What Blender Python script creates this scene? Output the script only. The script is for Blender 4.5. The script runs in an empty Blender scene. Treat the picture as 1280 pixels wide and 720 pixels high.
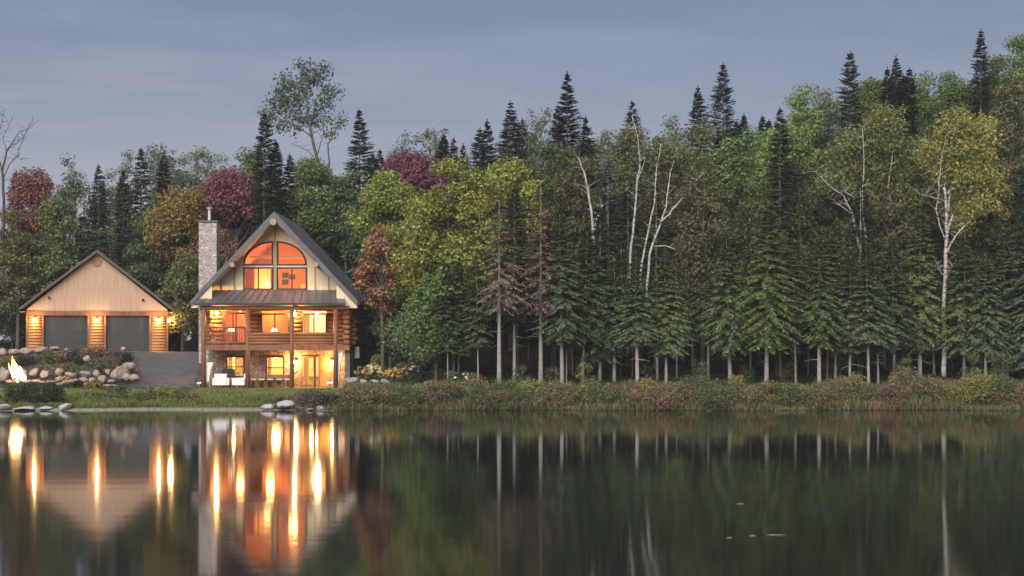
import bpy, bmesh, math, random
import numpy as np
from mathutils import Vector, Matrix
from mathutils.geometry import tessellate_polygon

SC = bpy.context.scene
COL = SC.collection
PI = math.pi

# ------------------------------------------------------------------ camera
F, EYE, YH = 2300.0, 3.7, 425.0          # focal length in photo pixels, eye height above the lake, horizon row
cd = bpy.data.cameras.new('camera')
cam = bpy.data.objects.new('camera', cd)
COL.objects.link(cam)
cam.location = (0, 0, EYE)
cam.rotation_euler = (PI / 2, 0, 0)
cd.sensor_width = 36.0
cd.lens = 36.0 * F / 1280.0
cd.shift_y = (YH - 360.0) / 1280.0
cd.clip_start, cd.clip_end = 0.5, 6000
SC.camera = cam

SC.view_settings.view_transform = 'Standard'
SC.view_settings.look = 'None'
SC.view_settings.exposure = 0.5
SC.view_settings.gamma = 1.0
SC.view_settings.use_curve_mapping = False
SC.render.engine = 'CYCLES'
SC.cycles.max_bounces = 7
SC.cycles.diffuse_bounces = 3
SC.cycles.glossy_bounces = 3
SC.cycles.transmission_bounces = 4
SC.cycles.transparent_max_bounces = 8
SC.cycles.caustics_reflective = False
SC.cycles.caustics_refractive = False
SC.cycles.sample_clamp_indirect = 6.0
SC.cycles.use_denoising = True
try:
    SC.cycles.denoiser = 'OPENIMAGEDENOISE'
except Exception:
    pass


def at(px, py, D):
    """world point at depth D on the sight line of a photo position"""
    return Vector(((px - 640.0) * D / F, D, EYE - (py - YH) * D / F))


# ------------------------------------------------------------------ tagging
def tag(o, label=None, cat=None, group=None, kind=None):
    if label: o['label'] = label
    if cat: o['category'] = cat
    if group: o['group'] = group
    if kind: o['kind'] = kind
    return o


def thing(name, label, cat, loc=(0, 0, 0), rz=0.0, group=None):
    o = bpy.data.objects.new(name, None)
    COL.objects.link(o)
    o.empty_display_size = 0.3
    o.location = loc
    o.rotation_euler = (0, 0, rz)
    return tag(o, label, cat, group)


def link(name, me, parent=None, loc=None):
    o = bpy.data.objects.new(name, me)
    COL.objects.link(o)
    if parent is not None: o.parent = parent
    if loc is not None: o.location = loc
    return o


ORD = ['first', 'second', 'third', 'fourth', 'fifth', 'sixth', 'seventh', 'eighth', 'ninth', 'tenth', 'eleventh',
       'twelfth', 'thirteenth', 'fourteenth', 'fifteenth', 'sixteenth', 'seventeenth', 'eighteenth', 'nineteenth',
       'twentieth', 'twenty-first', 'twenty-second', 'twenty-third', 'twenty-fourth', 'twenty-fifth', 'twenty-sixth']
PENDING = {}     # (look, where) -> list of (px, object): labels are written when all of a kind stand


def later(o, px, look, where):
    PENDING.setdefault((look, where), []).append((px, o))


def write_labels():
    for (look, where), lst in PENDING.items():
        lst.sort(key=lambda a: a[0])
        n = len(lst)
        for i, (px, o) in enumerate(lst):
            if n == 1:
                o['label'] = look + ' ' + where
            elif n == 2:
                o['label'] = '%s, %s of two %s' % (look, ('left', 'right')[i], where)
            elif i == n - 1:
                o['label'] = '%s, rightmost %s' % (look, where)
            elif i == 0:
                o['label'] = '%s, leftmost %s' % (look, where)
            else:
                o['label'] = '%s, %s from left %s' % (look, ORD[i], where)


# ------------------------------------------------------------------ mesh builder
class MB:
    def __init__(self):
        self.v, self.f = [], []

    def add(self, vs, fs):
        b = len(self.v)
        self.v += [tuple(p) for p in vs]
        self.f += [tuple(i + b for i in q) for q in fs]

    def box(self, x0, x1, y0, y1, z0, z1):
        self.add([(x0, y0, z0), (x1, y0, z0), (x1, y1, z0), (x0, y1, z0), (x0, y0, z1), (x1, y0, z1), (x1, y1, z1), (x0, y1, z1)],
                 [(0, 3, 2, 1), (4, 5, 6, 7), (0, 1, 5, 4), (1, 2, 6, 5), (2, 3, 7, 6), (3, 0, 4, 7)])
        return self

    def tube(self, pts, radii, n=8, caps=True):
        pts = [Vector(p) for p in pts]
        if not hasattr(radii, '__len__'): radii = [radii] * len(pts)
        ref = None
        vs = []
        for i, p in enumerate(pts):
            a = pts[max(0, i - 1)]; b = pts[min(len(pts) - 1, i + 1)]
            d = (b - a).normalized()
            if ref is None:
                ref = Vector((1, 0, 0)) if abs(d.x) < 0.8 else Vector((0, 0, 1))
            u = (ref - d * ref.dot(d)).normalized()
            w = d.cross(u)
            ref = u
            for k in range(n):
                t = 2 * PI * k / n
                vs.append(p + (u * math.cos(t) + w * math.sin(t)) * radii[i])
        fs = []
        for i in range(len(pts) - 1):
            for k in range(n):
                k2 = (k + 1) % n
                fs.append((i * n + k, i * n + k2, (i + 1) * n + k2, (i + 1) * n + k))
        if caps:
            fs.append(tuple(range(n - 1, -1, -1)))
            fs.append(tuple((len(pts) - 1) * n + k for k in range(n)))
        self.add(vs, fs)
        return self

    def lathe(self, prof, c=(0, 0, 0), n=16):
        """prof: (radius, z) from bottom to top"""
        vs, fs = [], []
        for r, z in prof:
            for k in range(n):
                t = 2 * PI * k / n
                vs.append((c[0] + r * math.cos(t), c[1] + r * math.sin(t), c[2] + z))
        for i in range(len(prof) - 1):
            for k in range(n):
                k2 = (k + 1) % n
                fs.append((i * n + k, i * n + k2, (i + 1) * n + k2, (i + 1) * n + k))
        fs.append(tuple(range(n - 1, -1, -1)))
        fs.append(tuple((len(prof) - 1) * n + k for k in range(n)))
        self.add(vs, fs)
        return self

    def plate(self, outline, y0, y1, holes=()):
        """an upright plate in the xz plane from depth y0 to y1, with holes cut through"""
        loops = [list(outline)] + [list(h) for h in holes]
        flat = [p for l in loops for p in l]
        tris = tessellate_polygon([[Vector((p[0], p[1], 0)) for p in l] for l in loops])
        n = len(flat)
        vs = [(p[0], y0, p[1]) for p in flat] + [(p[0], y1, p[1]) for p in flat]
        fs = []
        for t in tris:
            fs.append(tuple(t)); fs.append(tuple(i + n for i in reversed(t)))
        o = 0
        for l in loops:
            m = len(l)
            for i in range(m):
                j = (i + 1) % m
                fs.append((o + i, o + j, o + j + n, o + i + n))
            o += m
        self.add(vs, fs)
        return self

    def quad(self, a, b, c, d):
        self.add([a, b, c, d], [(0, 1, 2, 3)])
        return self

    def rot(self, ang, axis='Z', about=(0, 0, 0)):
        m = Matrix.Rotation(ang, 3, axis); a = Vector(about)
        self.v = [tuple(m @ (Vector(p) - a) + a) for p in self.v]
        return self

    def mesh(self, name, mat, smooth=False, bevel=0):
        me = bpy.data.meshes.new(name)
        me.from_pydata(self.v, [], self.f)
        if bevel or True:
            bm = bmesh.new(); bm.from_mesh(me)
            bmesh.ops.recalc_face_normals(bm, faces=bm.faces)
            if bevel:
                bmesh.ops.bevel(bm, geom=[e for e in bm.edges if len(e.link_faces) == 2 and e.calc_face_angle(0) > 0.6],
                                offset=bevel, segments=1, affect='EDGES')
            bm.to_mesh(me); bm.free()
        if smooth:
            me.polygons.foreach_set('use_smooth', [True] * len(me.polygons))
        for m in (mat if isinstance(mat, (list, tuple)) else [mat]): me.materials.append(m)
        return me

    def build(self, name, mat, parent=None, smooth=False, bevel=0, loc=None):
        return link(name, self.mesh(name, mat, smooth, bevel), parent, loc)


def rect(x0, x1, z0, z1):
    return [(x0, z0), (x1, z0), (x1, z1), (x0, z1)]


def quads_mesh(name, verts, mat, smooth=False):
    """verts: (n,4,3) array of loose leaves"""
    n = len(verts)
    me = bpy.data.meshes.new(name)
    me.vertices.add(n * 4)
    me.vertices.foreach_set('co', np.ascontiguousarray(verts, dtype=np.float32).ravel())
    me.loops.add(n * 4)
    me.loops.foreach_set('vertex_index', np.arange(n * 4, dtype=np.int32))
    me.polygons.add(n)
    me.polygons.foreach_set('loop_start', np.arange(0, n * 4, 4, dtype=np.int32))
    try:
        me.polygons.foreach_set('loop_total', np.full(n, 4, dtype=np.int32))
    except Exception:
        pass
    me.update(calc_edges=True)
    me.materials.append(mat)
    return me


# ------------------------------------------------------------------ materials
def newmat(name):
    m = bpy.data.materials.new(name)
    m.use_nodes = True
    nt = m.node_tree
    nt.nodes.clear()
    out = nt.nodes.new('ShaderNodeOutputMaterial')
    return m, nt, out


def N(nt, typ, **kw):
    n = nt.nodes.new(typ)
    for k, v in kw.items():
        if k.startswith('i_'):
            n.inputs[k[2:].replace('_', ' ')].default_value = v
        else:
            setattr(n, k, v)
    return n


def ramp(nt, stops, fac):
    r = nt.nodes.new('ShaderNodeValToRGB')
    e = r.color_ramp.elements
    while len(e) < len(stops): e.new(0.5)
    for i, (p, c) in enumerate(stops):
        e[i].position = p
        e[i].color = (c[0], c[1], c[2], 1)
    nt.links.new(fac, r.inputs[0])
    return r.outputs[0]


def mixc(nt, a, b, fac, blend='MIX'):
    m = nt.nodes.new('ShaderNodeMix')
    m.data_type = 'RGBA'; m.blend_type = blend
    for sock, v in ((m.inputs[0], fac), (m.inputs[6], a), (m.inputs[7], b)):
        if hasattr(v, 'is_output'): nt.links.new(v, sock)
        elif isinstance(v, (int, float)): sock.default_value = v
        else: sock.default_value = (v[0], v[1], v[2], 1)
    return m.outputs[2]


def coords(nt, scale=(1, 1, 1), kind='Object'):
    tc = nt.nodes.new('ShaderNodeTexCoord')
    mp = nt.nodes.new('ShaderNodeMapping')
    mp.inputs['Scale'].default_value = scale
    nt.links.new(tc.outputs[kind], mp.inputs['Vector'])
    return mp.outputs[0]


def noise(nt, vec, scale, detail=4, rough=0.6):
    n = nt.nodes.new('ShaderNodeTexNoise')
    n.inputs['Scale'].default_value = scale
    n.inputs['Detail'].default_value = detail
    n.inputs['Roughness'].default_value = rough
    if vec is not None: nt.links.new(vec, n.inputs['Vector'])
    return n.outputs[0]


def finish(nt, out, color, rough=0.8, bump=None, bdist=0.02, metallic=0.0, spec=0.3):
    p = nt.nodes.new('ShaderNodeBsdfPrincipled')
    if hasattr(color, 'is_output'): nt.links.new(color, p.inputs['Base Color'])
    else: p.inputs['Base Color'].default_value = (color[0], color[1], color[2], 1)
    p.inputs['Roughness'].default_value = rough
    p.inputs['Metallic'].default_value = metallic
    p.inputs['Specular IOR Level'].default_value = spec
    if bump is not None:
        b = nt.nodes.new('ShaderNodeBump')
        b.inputs['Distance'].default_value = bdist
        b.inputs['Strength'].default_value = 0.8
        nt.links.new(bump, b.inputs['Height'])
        nt.links.new(b.outputs[0], p.inputs['Normal'])
    nt.links.new(p.outputs[0], out.inputs[0])
    return p


def plain(name, a, b=None, scale=3.0, stretch=(1, 1, 1), rough=0.8, bump=0.01, metallic=0.0, spec=0.3, detail=5):
    m, nt, out = newmat(name)
    v = coords(nt, stretch)
    n = noise(nt, v, scale, detail)
    if b is None: b = tuple(c * 0.7 for c in a)
    c = ramp(nt, [(0.3, b), (0.7, a)], n)
    finish(nt, out, c, rough, n, bump, metallic, spec)
    return m


def stone_mat(name, cols, mortar, scale, bdist=0.05, squash=(1, 1, 1.5)):
    m, nt, out = newmat(name)
    v = coords(nt, squash)
    vo = N(nt, 'ShaderNodeTexVoronoi'); vo.inputs['Scale'].default_value = scale
    ve = N(nt, 'ShaderNodeTexVoronoi'); ve.feature = 'DISTANCE_TO_EDGE'; ve.inputs['Scale'].default_value = scale
    nt.links.new(v, vo.inputs['Vector']); nt.links.new(v, ve.inputs['Vector'])
    sep = N(nt, 'ShaderNodeSeparateColor'); nt.links.new(vo.outputs['Color'], sep.inputs[0])
    k = len(cols)
    c = ramp(nt, [(i / max(1, k - 1), cc) for i, cc in enumerate(cols)], sep.outputs[0])
    n = noise(nt, v, scale * 6, 4)
    c = mixc(nt, c, (0.05, 0.045, 0.04), ramp(nt, [(0.45, (0, 0, 0)), (0.75, (.5, .5, .5))], n))
    edge = ramp(nt, [(0.02, (0, 0, 0)), (0.09, (1, 1, 1))], ve.outputs['Distance'])
    c = mixc(nt, mortar, c, edge)
    finish(nt, out, c, 0.85, edge, bdist)
    return m


def emit(name, col, strength):
    m, nt, out = newmat(name)
    e = N(nt, 'ShaderNodeEmission')
    e.inputs[0].default_value = (col[0], col[1], col[2], 1)
    e.inputs[1].default_value = strength
    nt.links.new(e.outputs[0], out.inputs[0])
    return m


def leaf_mat(name, warm, amount, trans=0.25, var=0.5):
    """one leaf surface for every tree: the tree's own colour, varied from leaf to leaf and from bough to bough"""
    m, nt, out = newmat(name)
    oi = N(nt, 'ShaderNodeObjectInfo')
    ge = N(nt, 'ShaderNodeNewGeometry')
    v = coords(nt)
    n = noise(nt, v, 0.55, 3)
    col = mixc(nt, oi.outputs['Color'], mixc(nt, oi.outputs['Color'], warm, 1.0, 'MULTIPLY'), ramp(nt, [(0.45, (0, 0, 0)), (0.7, (amount,) * 3)], n))
    lo = 1.18 * (1.0 - var)
    val = ramp(nt, [(0.0, (lo, lo, lo)), (1.0, (1.18 * (1.0 + var * 0.9),) * 3)], ge.outputs['Random Per Island'])
    col = mixc(nt, col, val, 1.0, 'MULTIPLY')
    d = N(nt, 'ShaderNodeBsdfDiffuse')
    t = N(nt, 'ShaderNodeBsdfTranslucent')
    nt.links.new(col, d.inputs[0]); nt.links.new(col, t.inputs[0])
    mx = N(nt, 'ShaderNodeMixShader'); mx.inputs[0].default_value = trans
    nt.links.new(d.outputs[0], mx.inputs[1]); nt.links.new(t.outputs[0], mx.inputs[2])
    nt.links.new(mx.outputs[0], out.inputs[0])
    return m


M = {}
M['needles'] = leaf_mat('needles', (1.3, 1.05, 0.75), 0.8, 0.15, 0.45)
M['leaves'] = leaf_mat('leaves', (1.2, 1.0, 0.72), 0.8, 0.35, 0.5)
M['petals'] = leaf_mat('petals', (1.1, 0.9, 0.7), 0.6, 0.3, 0.25)
M['bark'] = plain('conifer_bark', (0.40, 0.37, 0.34), (0.17, 0.155, 0.14), 4, (3, 3, 0.8), 0.9, 0.02)
M['dark_bark'] = plain('dark_bark', (0.13, 0.115, 0.10), (0.06, 0.05, 0.045), 4, (3, 3, 0.8), 0.9, 0.02)


def birch_mat():
    m, nt, out = newmat('birch_bark')
    v = coords(nt, (1.2, 1.2, 5))
    n = noise(nt, v, 1.6, 5, 0.7)
    c = ramp(nt, [(0.38, (0.06, 0.05, 0.045)), (0.47, (0.36, 0.33, 0.30)), (0.75, (0.60, 0.57, 0.53))], n)
    finish(nt, out, c, 0.75, n, 0.01)
    return m


M['birch'] = birch_mat()
M['snag'] = plain('weathered_wood', (0.55, 0.53, 0.50), (0.22, 0.20, 0.18), 3, (2, 2, .6), 0.85, 0.01)
M['log'] = plain('log_wood', (0.34, 0.14, 0.055), (0.17, 0.062, 0.025), 2.2, (0.35, 3, 3), 0.6, 0.01)
M['post'] = plain('post_wood', (0.27, 0.125, 0.066), (0.16, 0.066, 0.034), 2.2, (3, 3, 0.4), 0.6, 0.01)
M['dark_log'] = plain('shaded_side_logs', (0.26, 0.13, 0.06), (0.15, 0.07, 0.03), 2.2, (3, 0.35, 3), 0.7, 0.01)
M['cream'] = plain('cream_siding', (0.74, 0.61, 0.42), (0.66, 0.53, 0.35), 1.2, (4, 1, 0.3), 0.75, 0.004)
M['batten'] = plain('batten_wood', (0.42, 0.30, 0.17), (0.33, 0.23, 0.13), 2, (3, 3, .5), 0.7, 0.004)
M['shingle'] = None


def shingle():
    m, nt, out = newmat('roof_shingles')
    v = coords(nt)
    b = N(nt, 'ShaderNodeTexBrick')
    b.inputs['Scale'].default_value = 1.0
    b.inputs['Brick Width'].default_value = 0.5; b.inputs['Row Height'].default_value = 0.16
    b.inputs['Mortar Size'].default_value = 0.012
    b.inputs['Color1'].default_value = (0.135, 0.145, 0.155, 1); b.inputs['Color2'].default_value = (0.085, 0.092, 0.10, 1)
    b.inputs['Mortar'].default_value = (0.045, 0.047, 0.05, 1)
    sx = N(nt, 'ShaderNodeSeparateXYZ'); nt.links.new(v, sx.inputs[0])
    cx = N(nt, 'ShaderNodeCombineXYZ')
    nt.links.new(sx.outputs[1], cx.inputs[0]); nt.links.new(sx.outputs[2], cx.inputs[1])
    nt.links.new(cx.outputs[0], b.inputs['Vector'])
    n = noise(nt, v, 0.7, 4)
    c = mixc(nt, b.outputs[0], ramp(nt, [(0.3, (.7, .7, .7)), (0.7, (1.25, 1.25, 1.2))], n), 1.0, 'MULTIPLY')
    finish(nt, out, c, 0.9, b.outputs['Fac'], -0.01)
    return m


M['shingle'] = shingle()
M['metal_roof'] = plain('metal_roof', (0.23, 0.22, 0.222), (0.165, 0.158, 0.16), 0.9, (1, 1, 1), 0.42, 0.003, 0.55, 0.5)
M['dark_trim'] = plain('dark_trim', (0.055, 0.045, 0.04), (0.035, 0.03, 0.028), 3, rough=0.6, bump=0.002)
M['roof_edge'] = plain('roof_edge_trim', (0.15, 0.15, 0.155), (0.10, 0.10, 0.105), 2, rough=0.7, bump=0.002)
M['chimney'] = stone_mat('chimney_stone', [(0.56, 0.47, 0.44), (0.40, 0.33, 0.31), (0.62, 0.55, 0.51), (0.48, 0.40, 0.38), (0.34, 0.29, 0.28)], (0.38, 0.33, 0.31), 4.6)
M['stone'] = stone_mat('wall_stone', [(0.46, 0.31, 0.23), (0.31, 0.18, 0.13), (0.54, 0.39, 0.30), (0.38, 0.24, 0.18), (0.26, 0.17, 0.13)], (0.22, 0.16, 0.13), 3.4)
M['foundation'] = plain('foundation_concrete', (0.16, 0.13, 0.115), (0.10, 0.08, 0.07), 1.5, rough=0.9)
M['steel'] = plain('flue_steel', (0.62, 0.62, 0.64), (0.5, 0.5, 0.52), 4, rough=0.35, metallic=0.9, bump=0.001)
M['black'] = plain('black_metal', (0.03, 0.03, 0.032), (0.018, 0.018, 0.02), 4, rough=0.5, bump=0.001)
M['white'] = plain('white_paint', (0.78, 0.77, 0.76), (0.68, 0.67, 0.66), 2, rough=0.55, bump=0.001)
M['canvas'] = plain('pale_canvas', (0.66, 0.62, 0.57), (0.56, 0.52, 0.47), 5, rough=0.8, bump=0.003)
M['wood_warm'] = plain('interior_pine', (0.62, 0.27, 0.08), (0.50, 0.20, 0.05), 2, (4, 4, 0.4), 0.5, 0.004)
M['plaster_warm'] = plain('interior_plaster', (0.74, 0.58, 0.36), (0.68, 0.52, 0.31), 1.2, rough=0.8, bump=0.002)
M['curtain'] = plain('curtain_cloth', (0.75, 0.62, 0.40), (0.62, 0.50, 0.30), 2.0, (9, 9, 0.3), 0.9, 0.02)
def curtain_mat():
    m, nt, out = newmat('curtain_cloth_lit_through')
    n = noise(nt, coords(nt, (9, 9, .3)), 2.0, 4)
    c = ramp(nt, [(0.3, (0.60, 0.48, 0.30)), (0.7, (0.76, 0.64, 0.44))], n)
    d = N(nt, 'ShaderNodeBsdfDiffuse'); t = N(nt, 'ShaderNodeBsdfTranslucent')
    nt.links.new(c, d.inputs[0]); nt.links.new(c, t.inputs[0])
    mx = N(nt, 'ShaderNodeMixShader'); mx.inputs[0].default_value = 0.6
    nt.links.new(d.outputs[0], mx.inputs[1]); nt.links.new(t.outputs[0], mx.inputs[2])
    nt.links.new(mx.outputs[0], out.inputs[0])
    return m


M['curtain'] = curtain_mat()
M['shade'] = emit('lamp_shade_glow', (1.0, 0.78, 0.45), 3.2)
M['bulb'] = emit('bulb_glow', (1.0, 0.70, 0.33), 50.0)
M['room_bulb'] = emit('room_bulb_glow', (1.0, 0.66, 0.28), 10.0)
M['garage_board'] = plain('garage_boards', (0.54, 0.38, 0.27), (0.36, 0.245, 0.17), 1.6, (9, 1, 0.35), 0.8, 0.006)
M['garage_door'] = plain('garage_door_paint', (0.046, 0.049, 0.047), (0.038, 0.041, 0.040), 1.2, rough=0.6, bump=0.001)
M['garage_log'] = plain('garage_log_siding', (0.50, 0.26, 0.11), (0.34, 0.16, 0.065), 2.4, (0.5, 3, 3), 0.6, 0.006)
M['garage_edge'] = plain('garage_edge_trim', (0.13, 0.105, 0.095), (0.09, 0.075, 0.07), 2, rough=0.7, bump=0.002)
M['dead_bark'] = plain('dead_bark', (0.085, 0.075, 0.07), (0.05, 0.045, 0.04), 4, (3, 3, 0.8), 0.9, 0.02)
M['vent'] = plain('vent_wood', (0.36, 0.20, 0.12), (0.27, 0.14, 0.08), 3, (1, 1, 8), 0.8, 0.01)


def rock_mat(name, a, b):
    m, nt, out = newmat(name)
    v = coords(nt)
    n1 = noise(nt, v, 2.2, 6, 0.65)
    n2 = noise(nt, v, 14.0, 3, 0.6)
    c = ramp(nt, [(0.3, b), (0.62, a)], n1)
    c = mixc(nt, c, (0.10, 0.09, 0.085), ramp(nt, [(0.58, (0, 0, 0)), (0.72, (.6, .6, .6))], n2))
    finish(nt, out, c, 0.9, n1, 0.05)
    return m


M['rock'] = rock_mat('granite_rock', (0.37, 0.295, 0.26), (0.17, 0.135, 0.12))
M['pale_rock'] = rock_mat('pale_granite', (0.46, 0.44, 0.44), (0.27, 0.255, 0.255))
M['grey_rock'] = rock_mat('grey_granite', (0.34, 0.32, 0.31), (0.19, 0.175, 0.17))
M['asphalt'] = plain('driveway_gravel', (0.105, 0.102, 0.112), (0.07, 0.068, 0.075), 1.6, rough=0.95, bump=0.01, detail=8)
M['charcoal'] = plain('charred_wood', (0.05, 0.04, 0.035), (0.02, 0.018, 0.016), 5, rough=0.9)


def glass():
    m, nt, out = newmat('window_glass')
    t = N(nt, 'ShaderNodeBsdfTransparent'); t.inputs[0].default_value = (0.96, 0.95, 0.93, 1)
    g = N(nt, 'ShaderNodeBsdfGlossy'); g.inputs['Roughness'].default_value = 0.03
    mx = N(nt, 'ShaderNodeMixShader'); mx.inputs[0].default_value = 0.07
    nt.links.new(t.outputs[0], mx.inputs[1]); nt.links.new(g.outputs[0], mx.inputs[2])
    nt.links.new(mx.outputs[0], out.inputs[0])
    return m


M['glass'] = glass()


def flame_mat():
    m, nt, out = newmat('flame')
    v = coords(nt)
    sx = N(nt, 'ShaderNodeSeparateXYZ'); nt.links.new(v, sx.inputs[0])
    n = noise(nt, v, 3.0, 3)
    ad = N(nt, 'ShaderNodeMath'); ad.operation = 'MULTIPLY_ADD'
    nt.links.new(n, ad.inputs[0]); ad.inputs[1].default_value = 0.35
    zz = N(nt, 'ShaderNodeMath'); zz.operation = 'MULTIPLY'; zz.inputs[1].default_value = 0.5
    nt.links.new(sx.outputs[2], zz.inputs[0]); nt.links.new(zz.outputs[0], ad.inputs[2])
    c = ramp(nt, [(0.1, (1.0, 0.50, 0.16)), (0.3, (1.0, 0.66, 0.30)), (0.6, (1.0, 0.55, 0.18)), (0.9, (1.0, 0.30, 0.05))], ad.outputs[0])
    e = N(nt, 'ShaderNodeEmission'); e.inputs[1].default_value = 4.5
    nt.links.new(c, e.inputs[0])
    nt.links.new(e.outputs[0], out.inputs[0])
    return m


M['flame'] = flame_mat()


# ------------------------------------------------------------------ the lie of the land
def sm(a, b, x):
    t = np.clip((np.asarray(x, dtype=float) - a) / (b - a), 0, 1)
    return t * t * (3 - 2 * t)


def shore(X):
    X = np.asarray(X, dtype=float)
    return 96.7 + 0.45 * np.sin(X * 0.33 + 1.0) + 0.25 * np.sin(X * 0.9) - 0.9 * sm(-24, -29, X)


def ground(X, Y):
    X = np.asarray(X, dtype=float); Y = np.asarray(Y, dtype=float)
    d = Y - shore(X)
    bed = -1.6 * sm(0, 9, -d) - 0.12 * sm(0, 0.5, -d)
    hill = 0.03 + 0.17 * sm(-12, 24, X)
    far = hill * np.clip(Y - 122, 0, 24)
    zr = 0.42 * sm(0, 1.0, d) + 0.55 * sm(1.0, 5.0, d) + 0.075 * np.clip(d - 5, 0, 45) + far
    rise0 = 107.6 + 3.4 * sm(-22.0, -19.5, X) * sm(-9, -14, X) * 0 + 4.2 * sm(-18.9, -18.2, X)
    rise1 = 113.2 + 4.0 * sm(-26.0, -21.0, X) + 4.0 * sm(-18.9, -18.2, X)
    zl = 0.15 * sm(0, 0.7, d) + 0.70 * sm(0.3, 9.0, d) + 2.05 * sm(0, 1, (Y - rise0) / (rise1 - rise0)) + 0.03 * np.clip(Y - 122, 0, 24)
    w = sm(-10.0, -8.4, X)
    z = zl * (1 - w) + zr * w
    land = z + 0.05 * np.sin(X * 1.7 + Y * 0.9) * sm(1, 4, d) * (1 - sm(-24, -20, X) * sm(-8, -11, X) * sm(103, 106, Y))
    return np.where(d > 0, land, bed)


def gz(x, y):
    return float(ground(x, y))


def grid_axis(stops):
    out = []
    for (a, b, st) in stops:
        out += list(np.arange(a, b, st))
    out.append(stops[-1][1])
    return np.array(out)


def build_ground():
    xs = grid_axis([(-2400, -400, 250), (-400, -80, 20), (-80, -46, 3), (-46, -8, 0.4), (-8, 46, .7), (46, 90, 3), (90, 400, 20), (400, 2400, 250)])
    ys = grid_axis([(-300, 70, 30), (70, 92, 3), (92, 128, 0.45), (128, 180, 2.5), (180, 500, 20), (500, 3000, 250)])
    X, Y = np.meshgrid(xs, ys)
    Z = ground(X, Y)
    nx, ny = len(xs), len(ys)
    me = bpy.data.meshes.new('ground')
    idx = np.arange(nx * ny).reshape(ny, nx)
    fs = np.stack([idx[:-1, :-1], idx[:-1, 1:], idx[1:, 1:], idx[1:, :-1]], -1).reshape(-1, 4)
    me.from_pydata(np.stack([X, Y, Z], -1).reshape(-1, 3).tolist(), [], fs.tolist())
    me.polygons.foreach_set('use_smooth', [True] * len(me.polygons))
    m, nt, out = newmat('ground_cover')
    v = coords(nt)
    n1 = noise(nt, v, 0.35, 5)
    n2 = noise(nt, v, 5.0, 4, 0.7)
    lawn = ramp(nt, [(0.25, (0.075, 0.105, 0.025)), (0.5, (0.12, 0.15, 0.035)), (0.75, (0.16, 0.17, 0.055))], n2)
    litter = ramp(nt, [(0.3, (0.035, 0.038, 0.02)), (0.55, (0.06, 0.055, 0.03)), (0.75, (0.09, 0.07, 0.045))], n2)
    mud = ramp(nt, [(0.3, (0.15, 0.13, 0.11)), (0.7, (0.36, 0.32, 0.28))], n2)
    sx = N(nt, 'ShaderNodeSeparateXYZ'); nt.links.new(v, sx.inputs[0])

    def band(sock, a, b):
        mr = N(nt, 'ShaderNodeMapRange')
        mr.interpolation_type = 'SMOOTHSTEP'
        nt.links.new(sock, mr.inputs[0])
        mr.inputs[1].default_value = a; mr.inputs[2].default_value = b
        return mr.outputs[0]
    wood = band(sx.outputs[0], -10.5, -7.0)           # woods to the right of the cabin
    back = band(sx.outputs[1], 113.0, 117.0)          # and behind it
    mx = N(nt, 'ShaderNodeMath'); mx.operation = 'MAXIMUM'
    nt.links.new(wood, mx.inputs[0]); nt.links.new(back, mx.inputs[1])
    c = mixc(nt, lawn, litter, mx.outputs[0])
    # mulch of the planted terrace below the garage
    def mul(a, b):
        q = N(nt, 'ShaderNodeMath'); q.operation = 'MULTIPLY'
        nt.links.new(a, q.inputs[0]); nt.links.new(b, q.inputs[1])
        return q.outputs[0]
    bed = mul(mul(band(sx.outputs[0], -22.8, -23.6), band(sx.outputs[1], 106.6, 107.2)), band(sx.outputs[1], 114.6, 113.8))
    mulch = ramp(nt, [(0.3, (0.05, 0.04, 0.028)), (0.6, (0.085, 0.065, 0.045)), (0.8, (0.10, 0.10, 0.045))], n2)
    c = mixc(nt, c, mulch, bed)
    wet = N(nt, 'ShaderNodeMath'); wet.operation = 'MULTIPLY_ADD'
    nt.links.new(n1, wet.inputs[0]); wet.inputs[1].default_value = 0.10; nt.links.new(sx.outputs[2], wet.inputs[2])
    mud = mixc(nt, mud, (0.03, 0.026, 0.02), wood)
    c = mixc(nt, mud, c, band(wet.outputs[0], 0.09, 0.19))
    finish(nt, out, c, 0.95, n2, 0.03)
    me.materials.append(m)
    o = link('ground', me)
    tag(o, kind='structure')


build_ground()


def build_water():
    me = bpy.data.meshes.new('water')
    me.from_pydata([(-2400, -300, 0), (2400, -300, 0), (2400, 100.2, 0), (-2400, 100.2, 0)], [], [(0, 1, 2, 3)])
    m, nt, out = newmat('lake_water')
    v = coords(nt, (0.25, 1.0, 1.0))
    n1 = noise(nt, v, 0.9, 2, 0.5)
    n2 = noise(nt, coords(nt, (0.06, 0.35, 1)), 1.0, 3, 0.5)
    ad = N(nt, 'ShaderNodeMath'); ad.operation = 'MULTIPLY_ADD'
    nt.links.new(n2, ad.inputs[0]); ad.inputs[1].default_value = 1.3; nt.links.new(n1, ad.inputs[2])
    b = N(nt, 'ShaderNodeBump'); b.inputs['Strength'].default_value = 1.0; b.inputs['Distance'].default_value = 0.0018
    nt.links.new(ad.outputs[0], b.inputs['Height'])
    p = N(nt, 'ShaderNodeBsdfPrincipled')
    p.inputs['Base Color'].default_value = (0.010, 0.012, 0.011, 1)
    p.inputs['Roughness'].default_value = 0.06
    p.inputs['IOR'].default_value = 1.333
    nt.links.new(b.outputs[0], p.inputs['Normal'])
    nt.links.new(p.outputs[0], out.inputs[0])
    me.materials.append(m)
    tag(link('water', me), kind='structure')


build_water()


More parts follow.
